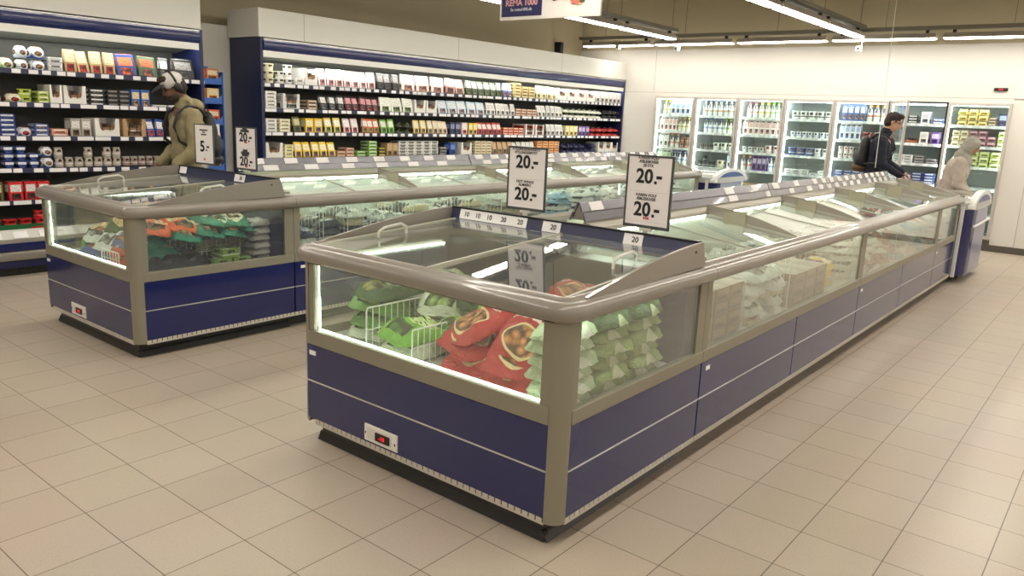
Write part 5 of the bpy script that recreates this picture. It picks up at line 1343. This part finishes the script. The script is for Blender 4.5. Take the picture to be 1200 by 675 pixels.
# ================================================================ PEOPLE
def skin_obj(mb, name, m, parent, vox=.012, smooth=4, disp=None, org=None):
    me = mb.mesh(name, m)
    for p in me.polygons: p.use_smooth = True
    o = bpy.data.objects.new(name, me); COL.objects.link(o)
    if parent: o.parent = parent
    r = o.modifiers.new('remesh', 'REMESH'); r.mode = 'VOXEL'; r.voxel_size = vox; r.use_smooth_shade = True
    s = o.modifiers.new('smooth', 'SMOOTH'); s.iterations = smooth; s.factor = .5
    if disp:
        tx = bpy.data.textures.new('folds', 'CLOUDS'); tx.noise_scale = disp[1]; tx.noise_depth = 2
        d = o.modifiers.new('folds', 'DISPLACE'); d.texture = tx; d.strength = disp[0]; d.mid_level = .5; d.texture_coords = 'LOCAL'
    return o
def hand(m, wrist, elbow, curl=.6, side=1, up=Vector((0, 0, 1))):
    """palm, four fingers and a thumb running on from the forearm"""
    wr, el = Vector(wrist), Vector(elbow); d = (wr-el).normalized()
    sd = d.cross(up).normalized(); pn = sd.cross(d).normalized() * -1
    k = wr+d*.045
    m.capsule(wr, .026, k+sd*.018, .019, 10, 3); m.capsule(wr, .026, k-sd*.018, .019, 10, 3); m.capsule(k-sd*.022, .017, k+sd*.026+d*.02, .016, 10, 3)
    base = wr+d*.085
    for i, ln in enumerate((.072, .080, .075, .060)):
        p0 = base+sd*(.030-.0205*i)-d*(.006*abs(i-1.2))
        dd = d; p = p0; m.capsule(k+sd*(.026-.017*i), .012, p0, .0095, 8, 3)
        for j, f in enumerate((.45, .32, .23)):
            dd = (dd*math.cos(curl*.9)+pn*math.sin(curl*.9)).normalized()
            q = p+dd*ln*f; m.capsule(p, .0090-.0008*j, q, .0084-.0008*j, 8, 3); p = q
    tb = wr+d*.025+sd*side*.028; t1 = tb+(d*.6+sd*side*.7+pn*.3).normalized()*.035; t2 = t1+(d*.9+pn*.5).normalized()*.03
    m.capsule(tb, .014, t1, .0115, 8, 3); m.capsule(t1, .0115, t2, .0095, 8, 3)

def person(label, x, y, rz, H, head_pitch, lean, lay_, arms, skin, jacket, trousers, shoes, hair, bulk=1.0, extra=None, hood=False, folds=(.02, .05), jlen=.78):
    """stands at x, y looking along local +x; lean and head pitch in degrees; arms: {side: (elbow, wrist, curl)} in units of height"""
    k = H/1.78
    t = thing('person', label, 'person', (x, y, 0), rz)
    V = lambda a, b, c: Vector((a, b, c))*k
    ln = R(lean)
    def up(p):      # bend the upper body forward about the hips
        p = Vector(p); h = p - Vector((0, 0, .95)); return Vector((0, 0, .95)) + Vector((h.x*math.cos(ln)+h.z*math.sin(ln), h.y, h.z*math.cos(ln)-h.x*math.sin(ln)))
    U = lambda a, b, c: up((a, b, c))*k
    neck0, neck1 = U(-.01, 0, 1.46), U(.015, 0, 1.55)
    hp = R(head_pitch); hc = neck1 + k*Vector((.03*math.cos(hp)+.10*math.sin(hp), 0, .10*math.cos(hp)-.01*math.sin(hp)))
    RM = Matrix.Rotation(hp, 3, 'Y')
    hr = lambda a, b, c: hc + RM @ (Vector((a, b, c))*k)
    b = MB()
    b.capsule(neck0, .056*k, neck1+k*Vector((.01, 0, .03)), .052*k, 14)
    b.ell(hr(-.012, 0, .028), (.094*k, .074*k, .092*k), RM); b.ell(hr(.012, 0, -.03), (.075*k, .060*k, .085*k), RM)
    b.ell(hr(.040, 0, -.078), (.038*k, .036*k, .026*k), RM)                                   # chin
    b.capsule(hr(.080, 0, .012), .010*k, hr(.100, 0, -.026), .014*k, 8, 3)                    # nose
    b.capsule(hr(.079, .018, -.058), .008*k, hr(.079, -.018, -.058), .008*k, 8, 3); b.capsule(hr(.077, .018, -.068), .008*k, hr(.077, -.018, -.068), .008*k, 8, 3)
    b.capsule(hr(.076, .034, .030), .009*k, hr(.076, -.034, .030), .009*k, 8, 3)              # brow
    for s in (1, -1): b.ell(hr(-.005, s*.076, -.008), (.018*k, .009*k, .030*k), RM, 10, 6)    # ears
    b.capsule(U(0, 0, 1.40), .10*k, U(0, 0, 1.05), .11*k); b.capsule(U(0, 0, 1.05), .11*k, V(0, 0, .92), .12*k)
    b.capsule(U(0, .13, 1.41), .05*k, U(0, -.13, 1.41), .05*k)
    j = MB(); bk = bulk
    j.ell(U(-.005, 0, 1.28), (.135*k*bk, .185*k*bk, .20*k)); j.ell(U(.0, 0, 1.08), (.135*k*bk, .172*k*bk, .20*k)); j.capsule(U(0, .15, 1.41), .066*k*bk, U(0, -.15, 1.41), .066*k*bk)
    j.ell(V(.0, 0, .95), (.138*k*bk, .180*k*bk, .13*k)); j.ell(V(.0, 0, jlen+.06), (.135*k*bk, .182*k*bk, .09*k))
    j.capsule(neck0+k*Vector((-.005, 0, -.03)), .082*k*bk, neck1+k*Vector((-.012, 0, -.025)), .072*k, 14)
    if hood: j.ell(neck0+k*Vector((-.085, 0, .035)), (.075*k, .12*k, .055*k), Matrix.Rotation(R(-20), 3, 'Y')); j.capsule(neck1+k*Vector((-.02, .07, -.02)), .032*k, neck1+k*Vector((-.02, -.07, -.02)), .032*k)
    tr = MB()
    for s in (1, -1):
        fx = lay_.get('L' if s > 0 else 'R', (0, 0))
        hip, kn, an = V(0, s*.09, .90), V(.03+fx[0]*.5, s*.10, .49), V(-.01+fx[0], s*.105, .085)
        b.capsule(hip, .080*k, kn, .050*k); b.capsule(kn, .048*k, an, .036*k)
        b.capsule(an, .038*k, an+k*Vector((.13, s*.01, -.045)), .028*k)
        tr.capsule(hip, .100*k, kn, .070*k); tr.capsule(kn, .068*k, an+k*Vector((0, 0, .02)), .058*k); tr.capsule(V(0, .07, .93), .11*k, V(0, -.07, .93), .11*k)
        sh = MB(); sh.capsule(an+k*Vector((-.025, 0, -.038)), .046*k, an+k*Vector((.15, s*.012, -.048)), .036*k, 14); sh.capsule(an, .05*k, an+k*Vector((0, 0, .02)), .045*k)
        for v in sh.bm.verts: v.co.z = max(v.co.z, .002)
        skin_obj(sh, 'shoe', shoes, t, .01, 3)
        el, wr, cu = arms['L' if s > 0 else 'R']; shd = U(0, s*.195, 1.40); el, wr = U(*el), U(*wr)
        b.capsule(shd, .052*k, el, .040*k); b.capsule(el, .039*k, wr, .026*k); hand(b, wr, el, cu, -s)
        j.capsule(shd, .072*k*bk, el, .058*k*bk); j.capsule(el, .058*k*bk, wr-(wr-el).normalized()*.02, .042*k*bk)
    skin_obj(b, 'body', skin, t, .0075, 2)
    skin_obj(j, 'jacket', jacket, t, .014, 5, folds)
    skin_obj(tr, 'trousers', trousers, t, .014, 4, (.012, .05))
    for s in (1, -1):
        e = MB(); e.ell(hr(.074, s*.030, .008), (.010*k, .013*k, .0085*k), RM, 10, 6); eo = e.part('eye', mat('eye', (40, 32, 28), .2), t, smooth=80, world=False)
        e = MB(); e.capsule(hr(.085, s*.018, .034), .004*k, hr(.078, s*.045, .032), .0035*k, 6, 2); e.part('eyebrow', mat('brow', (40, 30, 26), .8), t, world=False)
    if hair: 
        h = MB(); h.ell(hr(-.020, 0, .045), (.098*k, .082*k, .088*k), RM); h.ell(hr(-.045, 0, .0), (.072*k, .078*k, .085*k), RM)
        h.ell(hr(.045, 0, .095), (.055*k, .062*k, .03*k), RM)
        skin_obj(h, 'hair', hair, t, .009, 2, (.022, .02))
    return t, hr, U, k, RM
def backpack(label, x, y, rz, U, k, body, base, lean=0):
    t = thing('backpack', label, 'backpack', (x, y, 0), rz)
    m = MB(); m.ell(U(-.185, 0, 1.24), (.075*k, .14*k, .20*k)); m.ell(U(-.190, 0, 1.12), (.10*k, .16*k, .15*k)); m.ell(U(-.250, 0, 1.13), (.05*k, .11*k, .11*k))
    skin_obj(m, 'bag_body', body, t, .012, 4, (.012, .05))
    m = MB(); m.ell(U(-.195, 0, 1.015), (.105*k, .155*k, .06*k)); skin_obj(m, 'base_panel', base, t, .01, 3)
    for s in (1, -1):
        m = MB(); m.tube([U(-.15, s*.09, 1.40), U(-.09, s*.10, 1.475), U(.02, s*.105, 1.485), U(.105, s*.11, 1.43), U(.15, s*.125, 1.32), U(.13, s*.16, 1.20), U(.02, s*.205, 1.12), U(-.13, s*.17, 1.08)], .013*k, 8)
        m.part('strap', body, t, smooth=60, world=False)
    m = MB(); m.tube([U(-.2, .03, 1.44), U(-.19, .03, 1.47), U(-.19, -.03, 1.47), U(-.2, -.03, 1.44)], .007*k, 6); m.part('grab_handle', body, t, smooth=60, world=False)
    return t
OLIVE = mat('olive_cloth', (140, 130, 98), .9, noise=.08, nscale=18)
SK1 = mat('skin_brown', (112, 76, 56), .55); SK2 = mat('skin_light', (196, 150, 126), .55); SK3 = mat('skin_mid', (170, 126, 102), .55)
DNAVY = mat('navy_cloth', (28, 30, 44), .9, noise=.1, nscale=20); DARKT = mat('dark_trousers', (38, 38, 46), .9); BEIGE = mat('beige_cloth', (176, 164, 152), .9, noise=.07, nscale=25)
BAGK = mat('black_nylon', (30, 30, 32), .6); BAGB = mat('brown_suede', (92, 66, 48), .8); SHOE = mat('shoe_black', (30, 28, 28), .5); HAIRB = mat('hair_dark', (44, 32, 26), .7)
# 1: man in olive jacket with cap and headphones looking at the near chiller
mx, my = -6.72, 3.68
t, hr, U, k, RM = person('person in olive jacket with white cap and headphones, looking down at chiller', mx, my, R(-98), 1.80, 24, 3, {'L': (.03, 0), 'R': (-.04, 0)},
    {'L': ((.02, .245, 1.13), (.20, .20, 1.00), .5), 'R': ((.0, -.245, 1.13), (.19, -.21, .98), .5)}, SK1, OLIVE, DARKT, SHOE, HAIRB, 1.06, hood=True, folds=(.035, .07), jlen=.74)
m = MB(); m.ell(hr(-.012, 0, .055), (.104*k, .087*k, .082*k), RM); skin_obj(m, 'cap', mat('cap_grey', (196, 192, 184), .9), t, .009, 2)
m = MB(); m.ell(hr(.115, 0, .045), (.062*k, .068*k, .010*k), RM @ Matrix.Rotation(R(14), 3, 'Y')); m.part('cap_brim', mat('cap_brim', (40, 40, 46), .8), t, smooth=80, world=False)
m = MB(); m.tube([hr(-.015, .092*math.cos(a), .03+.118*math.sin(a)) for a in [math.pi*i/14 for i in range(15)]], .010*k, 8); hp_ = m.part('headphone_band', BLACK, t, smooth=60, world=False)
for s in (1, -1):
    m = MB(); m.ell(hr(-.012, s*.092, .0), (.036*k, .018*k, .040*k), RM); m.part('ear_cup', BLACK, t, smooth=80, world=False)
m = MB(); m.ell(hr(.030, 0, -.068), (.062*k, .062*k, .050*k), RM); skin_obj(m, 'beard', HAIRB, t, .009, 1)
backpack('black backpack worn by the person in the olive jacket', mx, my, R(-98), U, k, BAGK, BAGK)
# 2: man with brown-based backpack pushing a trolley in front of the open fridge
mx, my = -2.86, 11.25
t, hr, U, k, RM = person('person in navy coat with glasses pushing a trolley by the open fridge', mx, my, R(8), 1.82, 16, 8, {'L': (.10, 0), 'R': (-.12, 0)},
    {'L': ((.10, .23, 1.13), (.34, .16, 1.04), 1.3), 'R': ((.08, -.24, 1.12), (.34, -.17, 1.02), 1.3)}, SK2, DNAVY, DARKT, SHOE, HAIRB, 1.0, folds=(.02, .06))
m = MB()
for s in (1, -1):
    m.tube([hr(.092+.006*math.cos(a), s*.031+.024*math.cos(a), .008+.018*math.sin(a)) for a in [2*math.pi*i/12 for i in range(12)]], .003, 6, closed=True)
    m.tube([hr(.09, s*.055, .012), hr(.0, s*.080, .010)], .003, 6)
m.part('glasses', BLACK, t, world=False)
backpack('black backpack with a brown base, worn by the person in navy', mx, my, R(8), U, k, BAGK, BAGB)
# 3: woman with a grey headscarf and beige coat
mx, my = -1.86, 10.78
t, hr, U, k, RM = person('person in beige coat and grey headscarf standing behind the island end', mx, my, R(12), 1.56, 22, 12, {'L': (.02, 0), 'R': (-.02, 0)},
    {'L': ((.10, .23, 1.14), (.28, .16, 1.00), .8), 'R': ((.06, -.25, 1.12), (.30, -.20, .98), .8)}, SK3, BEIGE, DARKT, SHOE, None, 1.18, folds=(.03, .06), jlen=.66)
SCARF = mat('grey_scarf', (158, 156, 146), .9, noise=.25, nscale=30)
m = MB(); m.ell(hr(-.022, 0, .035), (.108*k, .094*k, .100*k), RM); m.ell(hr(-.035, 0, -.05), (.095*k, .090*k, .09*k), RM)
m.capsule(U(-.02, 0, 1.50), .095*k, U(.03, 0, 1.42), .115*k); m.ell(U(.06, 0, 1.40), (.07*k, .10*k, .06*k)); skin_obj(m, 'headscarf', SCARF, t, .01, 3, (.02, .05))

# trolleys
def trolley(x, y, rz, label):
    t = thing('shopping_trolley', label, 'trolley', (x, y, 0), rz)
    CH = mat('chrome_wire', (170, 170, 172), .3, .8)
    m = MB()
    L0, L1, Wd = -.02, .62, .24
    for z, s in ((.55, .8), (.72, .9), (.92, 1.0)):
        m.tube([(L0, -Wd*s, z), (L1*s, -Wd*s*.85, z), (L1*s, Wd*s*.85, z), (L0, Wd*s, z)], .005, 6, closed=True)
    for i in range(13):
        u = i/12
        for s in (1, -1): m.tube([(L0+(L1*.8-L0)*u, s*Wd*.8*(1-.15*u), .55), (L0+(L1-L0)*u, s*Wd*(1-.15*u), .92)], .0025, 5)
        m.tube([(L0+(L1*.8-L0)*u, -Wd*.8*(1-.15*u), .55), (L0+(L1*.8-L0)*u, Wd*.8*(1-.15*u), .55)], .0025, 5)
    for i in range(9):
        v = -Wd*.85+Wd*1.7*i/8
        m.tube([(L1*.8, v*.8, .55), (L1, v, .92)], .0025, 5)
    m.part('basket', CH, t, world=False)
    m = MB()
    for s in (1, -1): m.tube([(-.10, s*Wd, 1.0), (-.04, s*Wd, .92), (.0, s*Wd*.95, .30), (.05, s*Wd*.95, .14), (.60, s*Wd*.8, .12)], .011, 8)
    m.part('frame', CH, t, smooth=60, world=False)
    m = MB(); m.tube([(-.10, -Wd, 1.0), (-.10, Wd, 1.0)], .016, 10); m.part('handle', BLACK, t, smooth=60, world=False)
    for xx in (.06, .56):
        for s in (1, -1):
            m = MB(); m.lathe([(.05, -.012), (.055, -.006), (.055, .006), (.05, .012)], 16); w = m.part('wheel', BLACK, t, world=False); w.rotation_euler = (R(90), 0, 0); w.location = (xx, s*Wd*.85, .056)
            MB().box(xx-.012, xx+.012, s*Wd*.85-.02, s*Wd*.85+.02, .06, .13).part('castor_fork', CH, t, world=False)
    return t
trolley(-2.86+.49*math.cos(R(8)), 11.25+.49*math.sin(R(8)), R(8), 'black-handled shopping trolley pushed by the person in navy')
